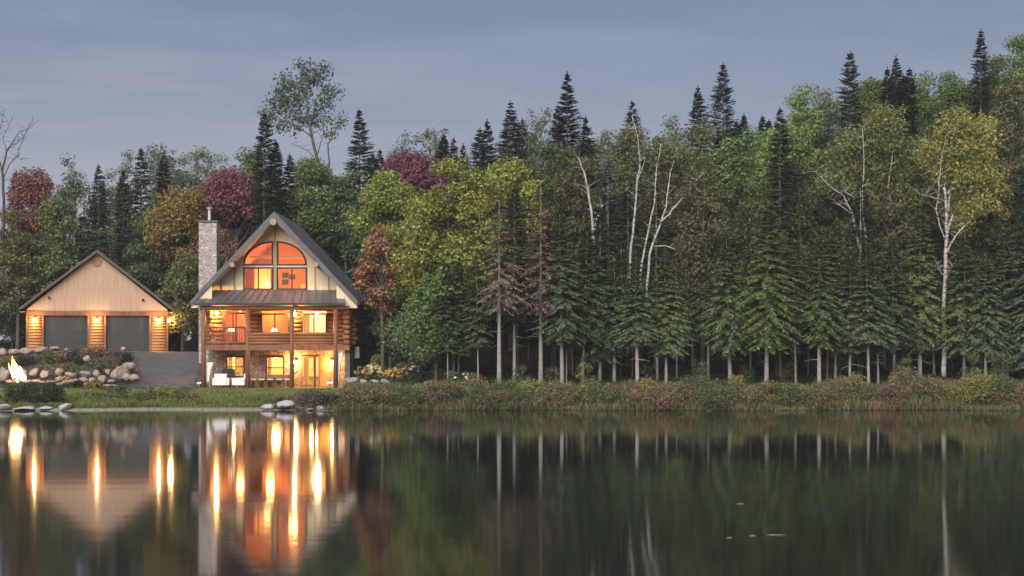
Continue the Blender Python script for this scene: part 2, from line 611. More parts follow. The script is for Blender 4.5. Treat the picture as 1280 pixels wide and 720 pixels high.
def build_driveway():
    # from the garage apron down past the terrace to the lawn beside the cabin
    mb = MB()
    rows = []
    for i in range(41):
        Y = 106.6 + (118.2 - 106.6) * i / 40
        t = (Y - 106.6) / 11.6
        xl = -23.3 - 0.25 * math.sin(t * 3)
        xr = -18.55
        rows.append([(xl + (xr - xl) * k / 12, Y) for k in range(13)])
    vs = [(x, y, gz(x, y) + 0.045) for r in rows for (x, y) in r]
    fs = []
    for i in range(40):
        for k in range(12):
            fs.append((i * 13 + k, i * 13 + k + 1, (i + 1) * 13 + k + 1, (i + 1) * 13 + k))
    mb.add(vs, fs)
    b = len(mb.v)
    vs = []
    for i in range(9):                                   # the strip in front of the garage doors
        Y = 114.6 + 3.2 * i / 8
        vs += [(-31.5 + (8.3 - .25 * math.sin((Y - 106.6) / 11.6 * 3)) * k / 20, Y, gz(-31.5 + 8.2 * k / 20, Y) + .052) for k in range(21)]
    mb.add(vs, [(i * 21 + k, i * 21 + k + 1, (i + 1) * 21 + k + 1, (i + 1) * 21 + k) for i in range(8) for k in range(20)])
    tag(mb.build('driveway', M['asphalt'], smooth=True), kind='structure')


build_driveway()


EXPI = 0.70          # the picture is exposed half a stop up


def build_world():
    w = bpy.data.worlds.new('World')
    SC.world = w
    w.use_nodes = True
    nt = w.node_tree
    nt.nodes.clear()
    out = nt.nodes.new('ShaderNodeOutputWorld')
    sky = nt.nodes.new('ShaderNodeTexSky')
    sky.sky_type = 'NISHITA'
    sky.sun_disc = False
    sky.sun_elevation = math.radians(4)
    sky.sun_rotation = math.radians(200)
    sky.air_density = 1.0; sky.dust_density = 1.5
    bg1 = nt.nodes.new('ShaderNodeBackground'); bg1.inputs[1].default_value = 0.022 * EXPI
    nt.links.new(sky.outputs[0], bg1.inputs[0])
    tc = nt.nodes.new('ShaderNodeTexCoord')
    sx = nt.nodes.new('ShaderNodeSeparateXYZ'); nt.links.new(tc.outputs['Generated'], sx.inputs[0])
    # a dusk overcast: lavender low down, slate blue above, with thin long streaks of cloud
    mp = nt.nodes.new('ShaderNodeMapping'); mp.inputs['Scale'].default_value = (1.0, 1.0, 7.0)
    mp.inputs['Rotation'].default_value = (0, math.radians(-2), 0)
    nt.links.new(tc.outputs['Generated'], mp.inputs[0])
    n = noise(nt, mp.outputs[0], 5.0, 6, 0.58)
    ad = nt.nodes.new('ShaderNodeMath'); ad.operation = 'MULTIPLY_ADD'
    nt.links.new(n, ad.inputs[0]); ad.inputs[1].default_value = 0.13; nt.links.new(sx.outputs[2], ad.inputs[2])
    c = ramp(nt, [(0.0, (0.43, 0.42, 0.51)), (0.125, (0.385, 0.395, 0.50)), (0.185, (0.27, 0.315, 0.455)), (0.245, (0.18, 0.235, 0.375)), (0.5, (0.25, 0.28, 0.38)), (1.0, (0.34, 0.36, 0.44))], ad.outputs[0])
    n2 = noise(nt, mp.outputs[0], 2.6, 4, 0.55)
    c = mixc(nt, c, (0.48, 0.47, 0.54), ramp(nt, [(0.50, (0, 0, 0)), (0.72, (.6, .6, .6))], n2))
    bg2 = nt.nodes.new('ShaderNodeBackground'); bg2.inputs[1].default_value = 0.92 * EXPI
    nt.links.new(c, bg2.inputs[0])
    a = nt.nodes.new('ShaderNodeAddShader')
    nt.links.new(bg1.outputs[0], a.inputs[0]); nt.links.new(bg2.outputs[0], a.inputs[1])
    nt.links.new(a.outputs[0], out.inputs[0])


build_world()


def build_haze():
    # thin haze volume added to lift the blacks of the woods
    o = MB().box(-2600, 2600, -420, 3200, -3.2, 34).build('haze', [])
    m, nt, out = newmat('black_lift_haze')
    v = N(nt, 'ShaderNodeVolumePrincipled')
    v.inputs['Color'].default_value = (0.90, 0.92, 0.95, 1)
    v.inputs['Density'].default_value = 0.0003
    v.inputs['Anisotropy'].default_value = 0.0
    nt.links.new(v.outputs[0], out.inputs['Volume'])
    o.data.materials.append(m)
    tag(o, 'thin haze added over lake and woods to lift the blacks', kind='stuff')


build_haze()
sl = bpy.data.lights.new('sun', 'SUN')
sl.energy = 3.2
sl.angle = math.radians(50)
sl.color = (1.0, 0.95, 0.90)
so = bpy.data.objects.new('sun', sl)
COL.objects.link(so)
so.rotation_euler = (math.radians(58), 0, math.radians(-16))


def lamp_light(name, parent, loc, watts, col=(1, 0.66, 0.30), r=0.06):
    l = bpy.data.lights.new(name, 'POINT')
    l.energy = watts; l.color = col; l.shadow_soft_size = r
    o = bpy.data.objects.new(name, l)
    COL.objects.link(o)
    o.parent = parent
    o.location = loc
    return o


# ================================================================== the cabin
D0 = 109.5
HX, HZ = (343 - 640) * D0 / F, 0.86
cabin = thing('log_cabin', 'three-storey log cabin with lit windows, grey gable roof and stone ground floor', 'house', (HX, D0, HZ))


def lx(px, y=0.0): return (px - 640.0) * (D0 + y) / F - HX
def lz(py, y=0.0): return EYE - (py - YH) * (D0 + y) / F - HZ


WY = 1.9                      # depth of the main wall behind the porch posts
XL, XR = lx(254), lx(437)     # side walls
YB = 13.4                      # back wall
ZF, ZC = lz(431.5), lz(372)   # main floor level, eaves level
RX = lx(342.6, .4)            # ridge
ZR = lz(264, .4)
SL = (ZR - lz(374.5, .4)) / (lx(446, .4) - RX)      # slope of the roof


def R(px0, px1, py0, py1, y=WY):
    return [lx(px0, y), lx(px1, y), lz(py1, y), lz(py0, y)]


win = {
    'porch_door': R(279.5, 307.5, 391.5, 431.3),
    'middle': R(327, 361, 392.5, 416.5),
    'right': R(377.5, 408, 392.5, 416.5),
    'low_left': R(283.5, 304.8, 446, 471),
    'low_mid': R(333.2, 354.5, 446.3, 473),
    'patio': R(376.5, 411.5, 445.8, 486),
    'loft_left': R(305, 341, 335, 361.5),
    'loft_right': R(347, 383, 335, 361.5),
}
win['porch_door'][2] = ZF + 0.04
win['patio'][2] = 0.05


def arch(px_in, px_out, py_top, py_bot, n=14):
    """quarter-round window outline; the tall side is at px_in"""
    xi, xo, zt, zb = lx(px_in, WY), lx(px_out, WY), lz(py_top, WY), lz(py_bot, WY)
    pts = [(xo, zb), (xi, zb)]
    for k in range(n + 1):
        t = PI / 2 * k / n
        pts.append((xi + (xo - xi) * math.sin(t), zb + (zt - zb) * math.cos(t)))
    return pts[:-1] if abs(pts[-1][1] - zb) < 1e-6 else pts


archL, archR = arch(340.7, 305.3, 302.5, 331), arch(347, 382.5, 302.5, 331)


def inset(poly, d):
    """shrink an outline towards its inside by d"""
    n = len(poly)
    area = sum(poly[i][0] * poly[(i + 1) % n][1] - poly[(i + 1) % n][0] * poly[i][1] for i in range(n))
    s = 1 if area > 0 else -1
    out = []
    for i in range(n):
        p0, p1, p2 = (Vector(poly[i - 1]), Vector(poly[i]), Vector(poly[(i + 1) % n]))
        a = (p1 - p0).normalized(); b = (p2 - p1).normalized()
        na = Vector((-a.y, a.x)) * s; nb = Vector((-b.y, b.x)) * s
        m = (na + nb)
        m = m / max(0.25, m.dot(na))
        q = p1 + m * d
        out.append((q.x, q.y))
    return out


# ---- ground floor: stone
holes = [rect(*win[k]) for k in ('low_left', 'low_mid', 'patio')]
MB().plate(rect(XL, XR, -0.15, ZF - 0.30), WY, WY + 0.30, holes).build('stone_wall', M['stone'], cabin)
# side and back walls of the ground floor
for nm, x0, x1 in (('foundation_wall', XL, XL + .3), ('foundation_wall', XR - .3, XR)):
    MB().box(x0, x1, WY + 0.302, YB - .3, -0.3, ZF - 0.30).build(nm, M['foundation'], cabin)
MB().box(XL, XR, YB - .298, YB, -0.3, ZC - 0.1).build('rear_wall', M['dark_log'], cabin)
# raised stone wing at the right front corner, below the log corner
MB().box(XR - 0.30, XR - 0.005, 0.25, WY - 0.003, -0.2, ZF - 0.30).build('stone_buttress', M['foundation'], cabin)


# ---- main floor: stacked logs
def log_rows(z0, z1, r):
    n = max(1, round((z1 - z0) / (2 * r * 0.93)))
    st = (z1 - z0) / n
    return [z0 + st * (i + .5) for i in range(n)], st / 2 * 1.06


def log_wall(x0, x1, z0, z1, y, r, holes, over=0.0):
    mb = MB()
    zs, rr = log_rows(z0, z1, r)
    for i, z in enumerate(zs):
        segs = [(x0 - (over if i % 2 else over * .55), x1 + (over if i % 2 else over * .55))]
        for h in holes:
            if z + rr * .6 > h[2] and z - rr * .6 < h[3]:
                new = []
                for a, b in segs:
                    if h[0] > a and h[0] < b: new.append((a, h[0]))
                    if h[1] > a and h[1] < b: new.append((h[1], b))
                    if h[0] <= a and h[1] >= b: continue
                    if h[1] <= a or h[0] >= b: new.append((a, b))
                segs = new
        for a, b in segs:
            if b - a > 0.04:
                k = max(2, int((b - a) / 1.2) + 1)
                mb.tube([(a + (b - a) * j / (k - 1), y, z) for j in range(k)], rr, 9)
    return mb


mh = [win[k] for k in ('porch_door', 'middle', 'right')]
log_wall(XL, XR, ZF, ZC, WY + .14, 0.145, mh, 0.30).build('log_wall', M['log'], cabin, smooth=True)
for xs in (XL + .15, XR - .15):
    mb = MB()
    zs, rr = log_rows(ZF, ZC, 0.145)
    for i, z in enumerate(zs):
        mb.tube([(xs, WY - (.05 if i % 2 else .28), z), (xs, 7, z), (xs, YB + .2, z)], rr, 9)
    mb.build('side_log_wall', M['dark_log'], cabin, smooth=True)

# the log corner that carries the porch on the right
mb = MB()
zs, rr = log_rows(ZF + .02, ZC - .12, 0.155)
xa, xb = lx(428.5, .9), lx(437.5, .9)
for i, z in enumerate(zs):
    mb.tube([(xa + (.0 if i % 2 else .06), .95, z), (xb + (.04 if i % 2 else -.02), .95, z)], rr, 10)
    mb.tube([((xa + xb) / 2 + .1, .55, z), ((xa + xb) / 2 + .1, WY - .06, z)], rr * .9, 8)
mb.build('log_corner', M['log'], cabin, smooth=True)

# ---- gable
zt = ZC - .02
gl, gr = XL - .02, XR + .02
zs_at = lambda x: ZR - .34 - abs(x - RX) * SL
gable = [(gl, zt), (gr, zt), (gr, max(zt + .02, zs_at(gr))), (RX, zs_at(RX)), (gl, max(zt + .02, zs_at(gl)))]
gw = MB().plate(gable, WY, WY + .16, [rect(*win['loft_left']), rect(*win['loft_right']), archL, archR]).build('gable_wall', M['cream'], cabin)
for px, pt in ((293, 327), (394, 327), (276, 344), (411, 343)):
    x = lx(px, WY)
    MB().box(x - .045, x + .045, WY - .03, WY - .002, zt, min(lz(pt, WY), zs_at(x))).build('batten', M['batten'], gw)
x = (lx(341, WY) + lx(347, WY)) / 2
MB().box(x - .135, x + .135, WY - .05, WY - .002, zt, lz(300.8, WY)).build('centre_post', M['batten'], gw)
MB().box(x - .05, x + .05, WY - .035, WY - .002, lz(300.6, WY), zs_at(x)).build('batten', M['batten'], gw)
MB().box(lx(303.5, WY), lx(384.5, WY), WY - .04, WY - .004, lz(334.6, WY), lz(331.6, WY)).build('transom', M['cream'], gw)

# ---- roof: two slopes with thickness, from the front overhang to the rear
yf, yr = 0.4, 13.8
EX = 4.99
th = .26


def slope(side):
    mb = MB()
    n = 6
    x0, z0 = RX, ZR
    x1, z1 = RX + side * EX, ZR - EX * SL
    nx, nz = SL / math.hypot(SL, 1) * th, 1 / math.hypot(SL, 1) * th
    vs = []
    for y in (yf, yr):
        vs += [(x0, y, z0), (x1, y, z1), (x1 - side * nx * .0, y, z1 - nz - .05), (x0, y, z0 - nz * 1.45)]
    mb.add(vs, [(0, 1, 5, 4), (1, 2, 6, 5), (2, 3, 7, 6), (0, 3, 2, 1), (4, 5, 6, 7), (3, 0, 4, 7)])
    return mb


for side in (-1, 1):
    rf = slope(side).build('roof', M['shingle'], cabin)
    # barge board along the gable edge
    mb = MB()
    n_ = 1 / math.hypot(SL, 1)
    a = (RX, ZR - .03); b = (RX + side * (EX + .0), ZR - .03 - EX * SL)
    w = .40
    mb.add([(a[0], yf - .05, a[1]), (b[0], yf - .05, b[1]), (b[0], yf - .05, b[1] - w * .7), (a[0], yf - .05, a[1] - w * 1.25),
            (a[0], yf - .003, a[1]), (b[0], yf - .003, b[1]), (b[0], yf - .003, b[1] - w * .7), (a[0], yf - .003, a[1] - w * 1.25)],
           [(0, 1, 2, 3), (7, 6, 5, 4), (0, 4, 5, 1), (1, 5, 6, 2), (2, 6, 7, 3), (3, 7, 4, 0)])
    mb.build('barge_board', M['roof_edge'], rf)
    # pale boarded soffit under the overhang
    mb = MB()
    x0, x1 = RX + side * .12, RX + side * (EX - .04)
    zz = lambda x, d: ZR - abs(x - RX) * SL - th * 1.45 - d
    mb.add([(x0, yf + .03, zz(x0, .02)), (x1, yf + .03, zz(x1, -.04)), (x1, WY - .003, zz(x1, -.04)), (x0, WY - .003, zz(x0, .02)),
            (x0, yf + .03, zz(x0, .06)), (x1, yf + .03, zz(x1, .0)), (x1, WY - .003, zz(x1, .0)), (x0, WY - .003, zz(x0, .06))],
           [(0, 1, 2, 3), (4, 7, 6, 5), (0, 4, 5, 1), (1, 5, 6, 2), (2, 6, 7, 3), (3, 7, 4, 0)])
    mb.build('soffit', M['cream'], rf)
    # boxed return that closes the eave at the front
    xo, xi = RX + side * (EX - .02), RX + side * 3.72
    ze = lambda x: ZR - abs(x - RX) * SL - th * 1.62
    pts = [(xo, ze(xo)), (xi, ze(xi)), (xi, ze(xo) - .05), (xo, ze(xo) - .05)]
    MB().plate(pts if side < 0 else pts[::-1], yf + .08, yf + .16).build('eave_return', M['cream'], rf)
    xg = RX + side * (EX + .05)
    MB().box(min(xg, xg + side * .1), max(xg, xg + side * .1), yf + .02, yr, ZR - EX * SL - .22, ZR - EX * SL - .06).build('gutter', M['dark_trim'], rf)

for nm, px, py, r in (('ridge_log', 342, 277.5, .20), ('purlin_log', 290.5, 331, .15), ('purlin_log', 395, 331, .15)):
    MB().tube([(lx(px, .5), .22, lz(py, .5)), (lx(px, .5), WY + .1, lz(py, .5))], r, 12).build(nm, M['batten'], cabin, smooth=False)

# ---- chimney on the left wall
cx0, cx1 = lx(248.3, 4), lx(271, 4)
zc = lz(278, 4)
ch = MB().box(cx0, cx1, 4, 5.3, -.3, zc).build('chimney', M['chimney'], cabin, bevel=.03)
MB().box(cx0 - .06, cx1 + .06, 3.94, 5.36, zc + .003, zc + .13).build('cap', M['foundation'], ch)
fl = MB().lathe([(.13, zc + .13), (.13, zc + .78), (.10, zc + .80), (.10, zc + .92)], (lx(262, 4.6), 4.6, 0)).build('flue_pipe', M['steel'], ch, smooth=False)
MB().lathe([(.22, zc + .88), (.22, zc + .92), (.05, zc + 1.02)], (lx(262, 4.6), 4.6, 0)).build('rain_cap', M['steel'], fl)
MB().tube([(lx(258, 4.6), 4.6, zc + .13), (lx(258, 4.6), 4.6, zc + .5), (lx(260.5, 4.6), 4.6, zc + .66)], .05, 8).build('vent_pipe', M['black'], ch)

# ---- porch roof of standing-seam metal
px0, px1 = lx(241.5, -.2), lx(431, -.2)
zb_, ztp = lz(379, -.2), lz(362.5, WY)
pr = MB()
ya, yb2 = -.25, WY - .06
tx0, tx1 = lx(262.5, WY), lx(423, WY)
pr.add([(px0, ya, zb_), (px1, ya, zb_), (tx1 + .35, yb2, ztp), (tx0 - .05, yb2, ztp), (px0, ya, zb_ - .07), (px1, ya, zb_ - .07), (tx1 + .35, yb2, ztp - .07), (tx0 - .05, yb2, ztp - .07)],
       [(0, 1, 2, 3), (4, 7, 6, 5), (0, 4, 5, 1), (1, 5, 6, 2), (2, 6, 7, 3), (3, 7, 4, 0)])
prf = pr.build('porch_roof', M['metal_roof'], cabin)
mb = MB()
k = 20
for i in range(k + 1):
    t = i / k
    a = Vector((px0 + (px1 - px0) * t, ya - .01, zb_ + .02)); b = Vector((tx0 + (tx1 + .3 - tx0) * t, yb2, ztp + .02))
    mb.tube([a, b], .022, 4)
mb.build('seam', M['metal_roof'], prf)
MB().box(px0 + .02, px1 - .02, ya - .06, ya - .003, zb_ - .13, zb_ + .01).build('fascia', M['dark_trim'], prf)
MB().tube([(lx(250), .02, lz(385)), (lx(343), .02, lz(385)), (lx(437), .02, lz(385))], .13, 10).build('porch_beam', M['post'], cabin, smooth=True)
for px in (256, 309.5, 364.8, 424):
    x = lx(px, .3)
    MB().tube([(x, .02, lz(386)), (x, WY, lz(386) + .02)], .09, 8).build('roof_joist', M['post'], cabin, smooth=True)

# ---- porch posts, floor, parapets and railing
for px in (254.6, 309.5, 364.8, 419.5):
    MB().tube([(lx(px), 0, 0), (lx(px), 0, ZF), (lx(px), 0, lz(386.5))], [.14, .135, .125], 10).build('porch_post', M['post'], cabin, smooth=True)
dk = MB().box(XL - .05, XR - .02, -.05, WY - .003, ZF - .12, ZF).build('balcony_floor', M['post'], cabin)
MB().box(XL - .06, XR + .0, -.09, -.053, ZF - .30, ZF + .02).build('rim_board', M['post'], dk)
mb = MB()
for i in range(9):
    x = XL + .3 + i * (XR - XL - .6) / 8
    mb.box(x - .04, x + .04, 0.0, WY - .01, ZF - .30, ZF - .125)
mb.build('joists', M['post'], dk)
for a, b in ((310.8, 363.6), (366, 418.4)):
    mb = MB()
    zs, rr = log_rows(ZF + .04, lz(415.8), 0.10)
    for z in zs: mb.tube([(lx(a), .0, z), (lx((a + b) / 2), .0, z), (lx(b), .0, z)], rr, 9)
    mb.build('log_parapet', M['log'], cabin, smooth=True)
rl = MB().tube([(lx(255.8), 0, lz(409.2)), (lx(308.4), 0, lz(409.2))], .055, 8).build('railing', M['post'], cabin, smooth=True)
MB().tube([(lx(255.8), 0, ZF + .14), (lx(308.4), 0, ZF + .14)], .05, 8).build('bottom_rail', M['post'], rl, smooth=True)
bal = MB().tube([(0, 0, ZF + .15), (0, 0, lz(409.2))], .030, 6).mesh('baluster', M['post'])
for i in range(17):
    link('baluster', bal, rl, (lx(258.5 + i * 2.93), 0, 0))


# ---- windows and doors
def window(r, name='window', bars=(), sill=True, fw=.085, mat='dark_trim', y=WY, open_=None, shape=None):
    o = shape or rect(*r)
    f = MB().plate(inset(o, -.05), y - .05, y + .10, [inset(o, fw * .6)]).build(name, M[mat], cabin)
    MB().plate(inset(o, fw * .55), y + .03, y + .042).build('pane', M['glass'], f)
    mb = MB()
    for (kind, p) in bars:
        if kind == 'v':
            x = r[0] + (r[1] - r[0]) * p
            mb.box(x - .04, x + .04, y - .02, y + .028, r[2] + .04, r[3] - .04)
        else:
            z = r[2] + (r[3] - r[2]) * p
            mb.box(r[0] + .04, r[1] - .04, y - .015, y + .027, z - .03, z + .03)
    if bars: mb.build('glazing_bar', M[mat], f)
    if sill and not shape:
        MB().box(r[0] - .1, r[1] + .1, y - .13, y - .052, r[2] - .11, r[2] - .03).build('sill', M['post'], f)
    return f


def curtain(parent, x0, x1, z0, z1, y):
    mb = MB()
    k = max(8, int((x1 - x0) / .05))
    vs = []
    for i in range(k + 1):
        x = x0 + (x1 - x0) * i / k
        yy = y + .03 * math.sin(i * 1.7)
        vs += [(x, yy, z0), (x, yy, z1)]
    mb.add(vs, [(2 * i, 2 * i + 2, 2 * i + 3, 2 * i + 1) for i in range(k)])
    # give the cloth a back
    b = len(vs)
    mb.add([(p[0], p[1] + .012, p[2]) for p in vs], [(2 * i, 2 * i + 1, 2 * i + 3, 2 * i + 2) for i in range(k)])
    mb.build('curtain', M['curtain'], parent, smooth=True)


window(win['middle'], bars=(('v', .49),))
f = window(win['right'], bars=(('v', .49),))
r = win['right']
curtain(f, r[0] + .05, r[0] + .42, r[2], r[3], WY + .35)
f = window(win['low_left'], bars=(('h', .5),), fw=.06)
r = win['low_left']
curtain(f, r[0] + .02, r[0] + .28, r[2], r[3], WY + .4); curtain(f, r[1] - .62, r[1] - .02, r[2], r[3], WY + .45)
f = window(win['low_mid'], bars=(('h', .5),), fw=.06)
r = win['low_mid']
curtain(f, r[0] + .02, r[0] + .22, r[2], r[3], WY + .4)
window(win['loft_left'], bars=(('v', .5),))
window(win['loft_right'], bars=(('v', .5),))
window(None, shape=archL)
window(None, shape=archR)
f = window(win['porch_door'], 'porch_door', bars=(('v', .42), ('v', .56), ('h', .06)), sill=False)
r = win['patio']
w = r[1] - r[0]
g = [r[0], r[0] + w * .48, r[2], r[3]]
f = window(g, 'patio_door', sill=False, mat='post', fw=.12)
curtain(f, g[0] + .1, g[0] + .40, g[2] + .05, g[3], WY + .5)
MB().box(g[1] - .16, g[1] - .13, WY - .1, WY - .052, 0.95, 1.15).build('handle', M['black'], f)
s_ = [r[0] + w * .50, r[0] + w * .645, r[2], r[3]]
window(s_, 'side_light', sill=False, mat='post', fw=.08)
d = [r[0] + w * .665, r[1], r[2], r[3]]
dr = MB().plate(rect(d[0] + .02, d[1] - .02, d[2], d[3] - .03), WY - .02, WY + .07).build('entrance_door', M['wood_warm'], cabin)
mb = MB()
for k in range(3):
    z0 = d[2] + .15 + k * (d[3] - d[2] - .2) / 3
    mb.box(d[0] + .12, d[1] - .12, WY - .034, WY - .022, z0, z0 + (d[3] - d[2]) / 3 - .2)
mb.build('door_panel', M['wood_warm'], dr)
MB().lathe([(.03, -.03), (.045, 0), (.03, .03)], (d[0] + .1, WY - .06, 1.0), 10).build('handle', M['black'], dr)

# ---- the lit rooms behind the glass
def room(z0, z1, y1, wall, floor_, name='room'):
    mb = MB()
    mb.box(XL + .31, XR - .31, y1, y1 + .1, z0, z1)
    o = mb.build('inner_wall', M[wall], cabin)
    MB().box(XL + .31, XR - .31, WY + .32, y1 - .003, z0 - .1, z0).build('inner_floor', M[floor_], cabin)
    MB().box(XL + .31, XR - .31, WY + .32, y1 - .003, z1 - .08, z1 - .003).build('inner_ceiling', M[wall], cabin)
    MB().box(XL + .312, XL + .36, WY + .32, y1 - .004, z0 + .004, z1 - .083).build('inner_wall', M[wall], cabin)
    MB().box(XR - .36, XR - .312, WY + .32, y1 - .004, z0 + .004, z1 - .083).build('inner_wall', M[wall], cabin)
    return o


room(.04, ZF - .31, 5.6, 'plaster_warm', 'wood_warm')
room(ZF + .02, ZC + .12, 5.6, 'wood_warm', 'wood_warm')
# partition that keeps the lit kitchen on the right apart from the living room
xp = lx(371, 2.5)
MB().box(xp - .05, xp + .05, WY + .34, 5.59, ZF + .03, ZC + .03).build('inner_wall', M['plaster_warm'], cabin)
MB().box(xp + .06, XR - .37, 5.45, 5.595, ZF + .03, ZC + .03).build('inner_wall', M['plaster_warm'], cabin)
# loft: sloping pine ceiling and back wall
lw = [(XL + .5, ZC + .2), (XR - .5, ZC + .2), (RX + 3.6, ZR - 3.6 * SL - .6), (RX, ZR - .62), (RX - 3.6, ZR - 3.6 * SL - .6)]
MB().plate(lw, 7.4, 7.5).build('inner_wall', M['wood_warm'], cabin)
MB().box(XL + .32, XR - .32, 5.705, 7.39, ZC + .05, ZC + .12).build('inner_floor', M['wood_warm'], cabin)
MB().box(RX + .9, RX + 2.0, 6.4, 7.0, ZC + .13, ZC + 1.0).build('inner_cupboard', M['plaster_warm'], cabin)
MB().box(RX - 1.9, RX - .9, 5.6, 5.7, ZC + .13, ZC + 2.2).build('inner_partition', M['plaster_warm'], cabin)
for side in (-1, 1):
    mb = MB()
    xa_, xb_ = RX, RX + side * 3.9
    q = lambda x, d: ZR - abs(x - RX) * SL - .52 - d
    mb.add([(xa_, WY + .17, q(xa_, 0)), (xb_, WY + .17, q(xb_, 0)), (xb_, 7.39, q(xb_, 0)), (xa_, 7.39, q(xa_, 0)),
            (xa_, WY + .17, q(xa_, .05)), (xb_, WY + .17, q(xb_, .05)), (xb_, 7.39, q(xb_, .05)), (xa_, 7.39, q(xa_, .05))],
           [(0, 1, 2, 3), (4, 7, 6, 5), (0, 4, 5, 1), (1, 5, 6, 2), (2, 6, 7, 3), (3, 7, 4, 0)])
    mb.build('pine_ceiling', M['wood_warm'], cabin)
MB().box(RX - 1.9, RX + 1.9, 3.4, 3.58, lz(323, 3.4), lz(319.5, 3.4)).build('tie_beam', M['plaster_warm'], cabin)
# picture frames on the loft wall
for px, py in ((356.5, 344), (356.5, 352.5), (365, 346)):
    x, z = lx(px, 7.3), lz(py, 7.3)
    MB().box(x - .2, x + .2, 7.36, 7.397, z - .17, z + .17).build('picture_frame', M['dark_trim'], cabin)
# hanging lights in the rooms
def room_lamp(px, y, z, watts, col, top):
    x = lx(px, y)
    o = MB().lathe([(.02, z + .14), (.11, z + .1), (.15, z), (.11, z - .1), (.02, z - .14)], (x, y, 0), 14).build('ceiling_lamp', M['room_bulb'], cabin, smooth=True)
    MB().tube([(x, y, z + .14), (x, y, top)], .012, 6).build('cord', M['black'], o)
    lamp_light('room_light', cabin, (x, y, z - .3), watts, col, .25)


AMB = (1, .66, .28)
room_lamp(295, 3.9, 1.85, 230, AMB, ZF - .36)
room_lamp(345, 3.9, 1.85, 150, (1, .55, .19), ZF - .36)
room_lamp(392, 3.9, 1.90, 170, (1, .58, .20), ZF - .36)
room_lamp(300, 4.2, ZF + 2.2, 110, (1, .45, .12), ZC + .05)
room_lamp(338, 4.6, ZF + 2.3, 170, (1, .45, .12), ZC + .05)
room_lamp(396, 4.0, ZF + 1.9, 260, (1, .74, .40), ZC + .05)
room_lamp(334, 4.2, ZC + .95, 260, (1, .48, .14), ZR - 1.0)
lamp_light('room_light', cabin, (lx(366, 4), 4.2, ZC + 1.6), 150, (1, .46, .13), .25)


# ---- wall lamps
def wall_lamp(x, y, z, watts, parent=cabin, facing=0.0, col=(1, .53, .17), s=1.0):
    mb = MB()
    mb.box(-.06, .06, -.02, -.001, -.1, .14)
    mb.tube([(0, -.01, .1), (0, -.11, .15), (0, -.13, .1)], .014, 6)
    mb.lathe([(.10, .075), (.03, .12), (.008, .13)], (0, -.13, 0), 10)
    mb.lathe([(.05, -.11), (.06, -.10), (.05, -.09)], (0, -.13, 0), 10)
    for k in range(4):
        a = PI / 4 + k * PI / 2
        mb.tube([(.055 * math.cos(a), -.13 + .055 * math.sin(a), -.1), (.075 * math.cos(a), -.13 + .075 * math.sin(a), .08)], .006, 4)
    mb.rot(facing)
    o = mb.build('wall_lamp', M['black'], parent, loc=(x, y, z))
    b = MB().lathe([(.02, -.085 * s), (.05 * s, -.05 * s), (.058 * s, 0), (.045 * s, .04), (.02, .07)], (0, -.13, 0), 12).rot(facing).build('bulb', M['bulb'], o, smooth=True)
    fx, fy = math.sin(facing) * .30, -math.cos(facing) * .30
    lamp_light('lamp_light', o, (fx, fy, -.02), watts, col, .05)
    return o


WL = {}
wall_lamp(lx(271.5, WY), WY - .01, lz(390.5, WY), 300, s=1.9)
wall_lamp(lx(368.4, WY), WY - .01, lz(391.5, WY), 300, s=1.9)
wall_lamp(lx(370.6, WY), WY - .01, lz(452, WY), 260, s=2.3)
wall_lamp(lx(415.6, WY), WY - .01, lz(452, WY), 150, s=1.7)

# meter box on the right side wall
z0 = lz(448, 3.5)
ub = MB().box(XR + .002, XR + .30, 3.3, 3.75, z0, z0 + .72).build('utility_box', M['white'], cabin, bevel=.03)
MB().box(XR + .03, XR + .27, 3.285, 3.298, z0 + .08, z0 + .64).build('lid', M['white'], ub)

# ------------------------------------------------------------------ things on the porch and on the terrace
def cab(x, y, z=0.0): return (HX + x, D0 + y, HZ + z)


def table_lamp(px, py, y, ztop, wpx, label):
    """a shaded lamp on a small table"""
    x = lx(px, y); z = lz(py, y)
    zt_ = z - .30
    t = thing('table_lamp', label, 'lamp', cab(x, y, zt_))
    MB().lathe([(.09, 0), (.09, .02), (.03, .04), (.05, .12), (.02, .22), (.015, .26)], n=12).build('base', M['vent'], t, smooth=True)
    r = wpx * .5 / 20.6
    MB().lathe([(r, .20), (r * .45, .42)], n=16).build('lamp_shade', M['shade'], t, smooth=True)
    lamp_light('lamp_light', t, (0, 0, .33), 6, (1, .6, .25), .05)
    tb = thing('side_table', 'small square wooden table under the ' + ('shaded lamp on the railed balcony' if y < 2 else 'shaded lamp inside the middle window'), 'table', cab(x, y, ztop))
    h = zt_ - ztop
    MB().box(-.25, .25, -.22, .22, h - .04, h).build('table_top', M['post'], tb)
    for sx in (-1, 1):
        for sy in (-1, 1):
            MB().box(sx * .2 - .025, sx * .2 + .025, sy * .17 - .025, sy * .17 + .025, 0, h - .042).build('leg', M['post'], tb)


table_lamp(288.9, 412, 1.2, ZF + .0, 10.5, 'lamp with a wide pale shade glowing behind the balcony railing')
table_lamp(342.9, 412.5, 2.6, ZF + .02, 9.5, 'lamp with a domed white shade glowing inside the middle main-floor window')
fp = thing('flower_pot', 'white pot with dry stems standing on the balcony behind the railing', 'pot', cab(lx(267, .5), .5, ZF))
MB().lathe([(.11, 0), (.17, .34), (.185, .36), (.15, .36), (.14, .30)], n=14).build('pot', M['white'], fp, smooth=True)
mb = MB(); rr_ = random.Random(3)
for i in range(14):
    a = rr_.random() * 6.28; L = rr_.uniform(.15, .35)
    mb.tube([(0, 0, .3), (math.cos(a) * .06, math.sin(a) * .06, .42), (math.cos(a) * L * .5, math.sin(a) * L * .5, .36 + L)], .008, 4)
mb.build('stems', M['batten'], fp)


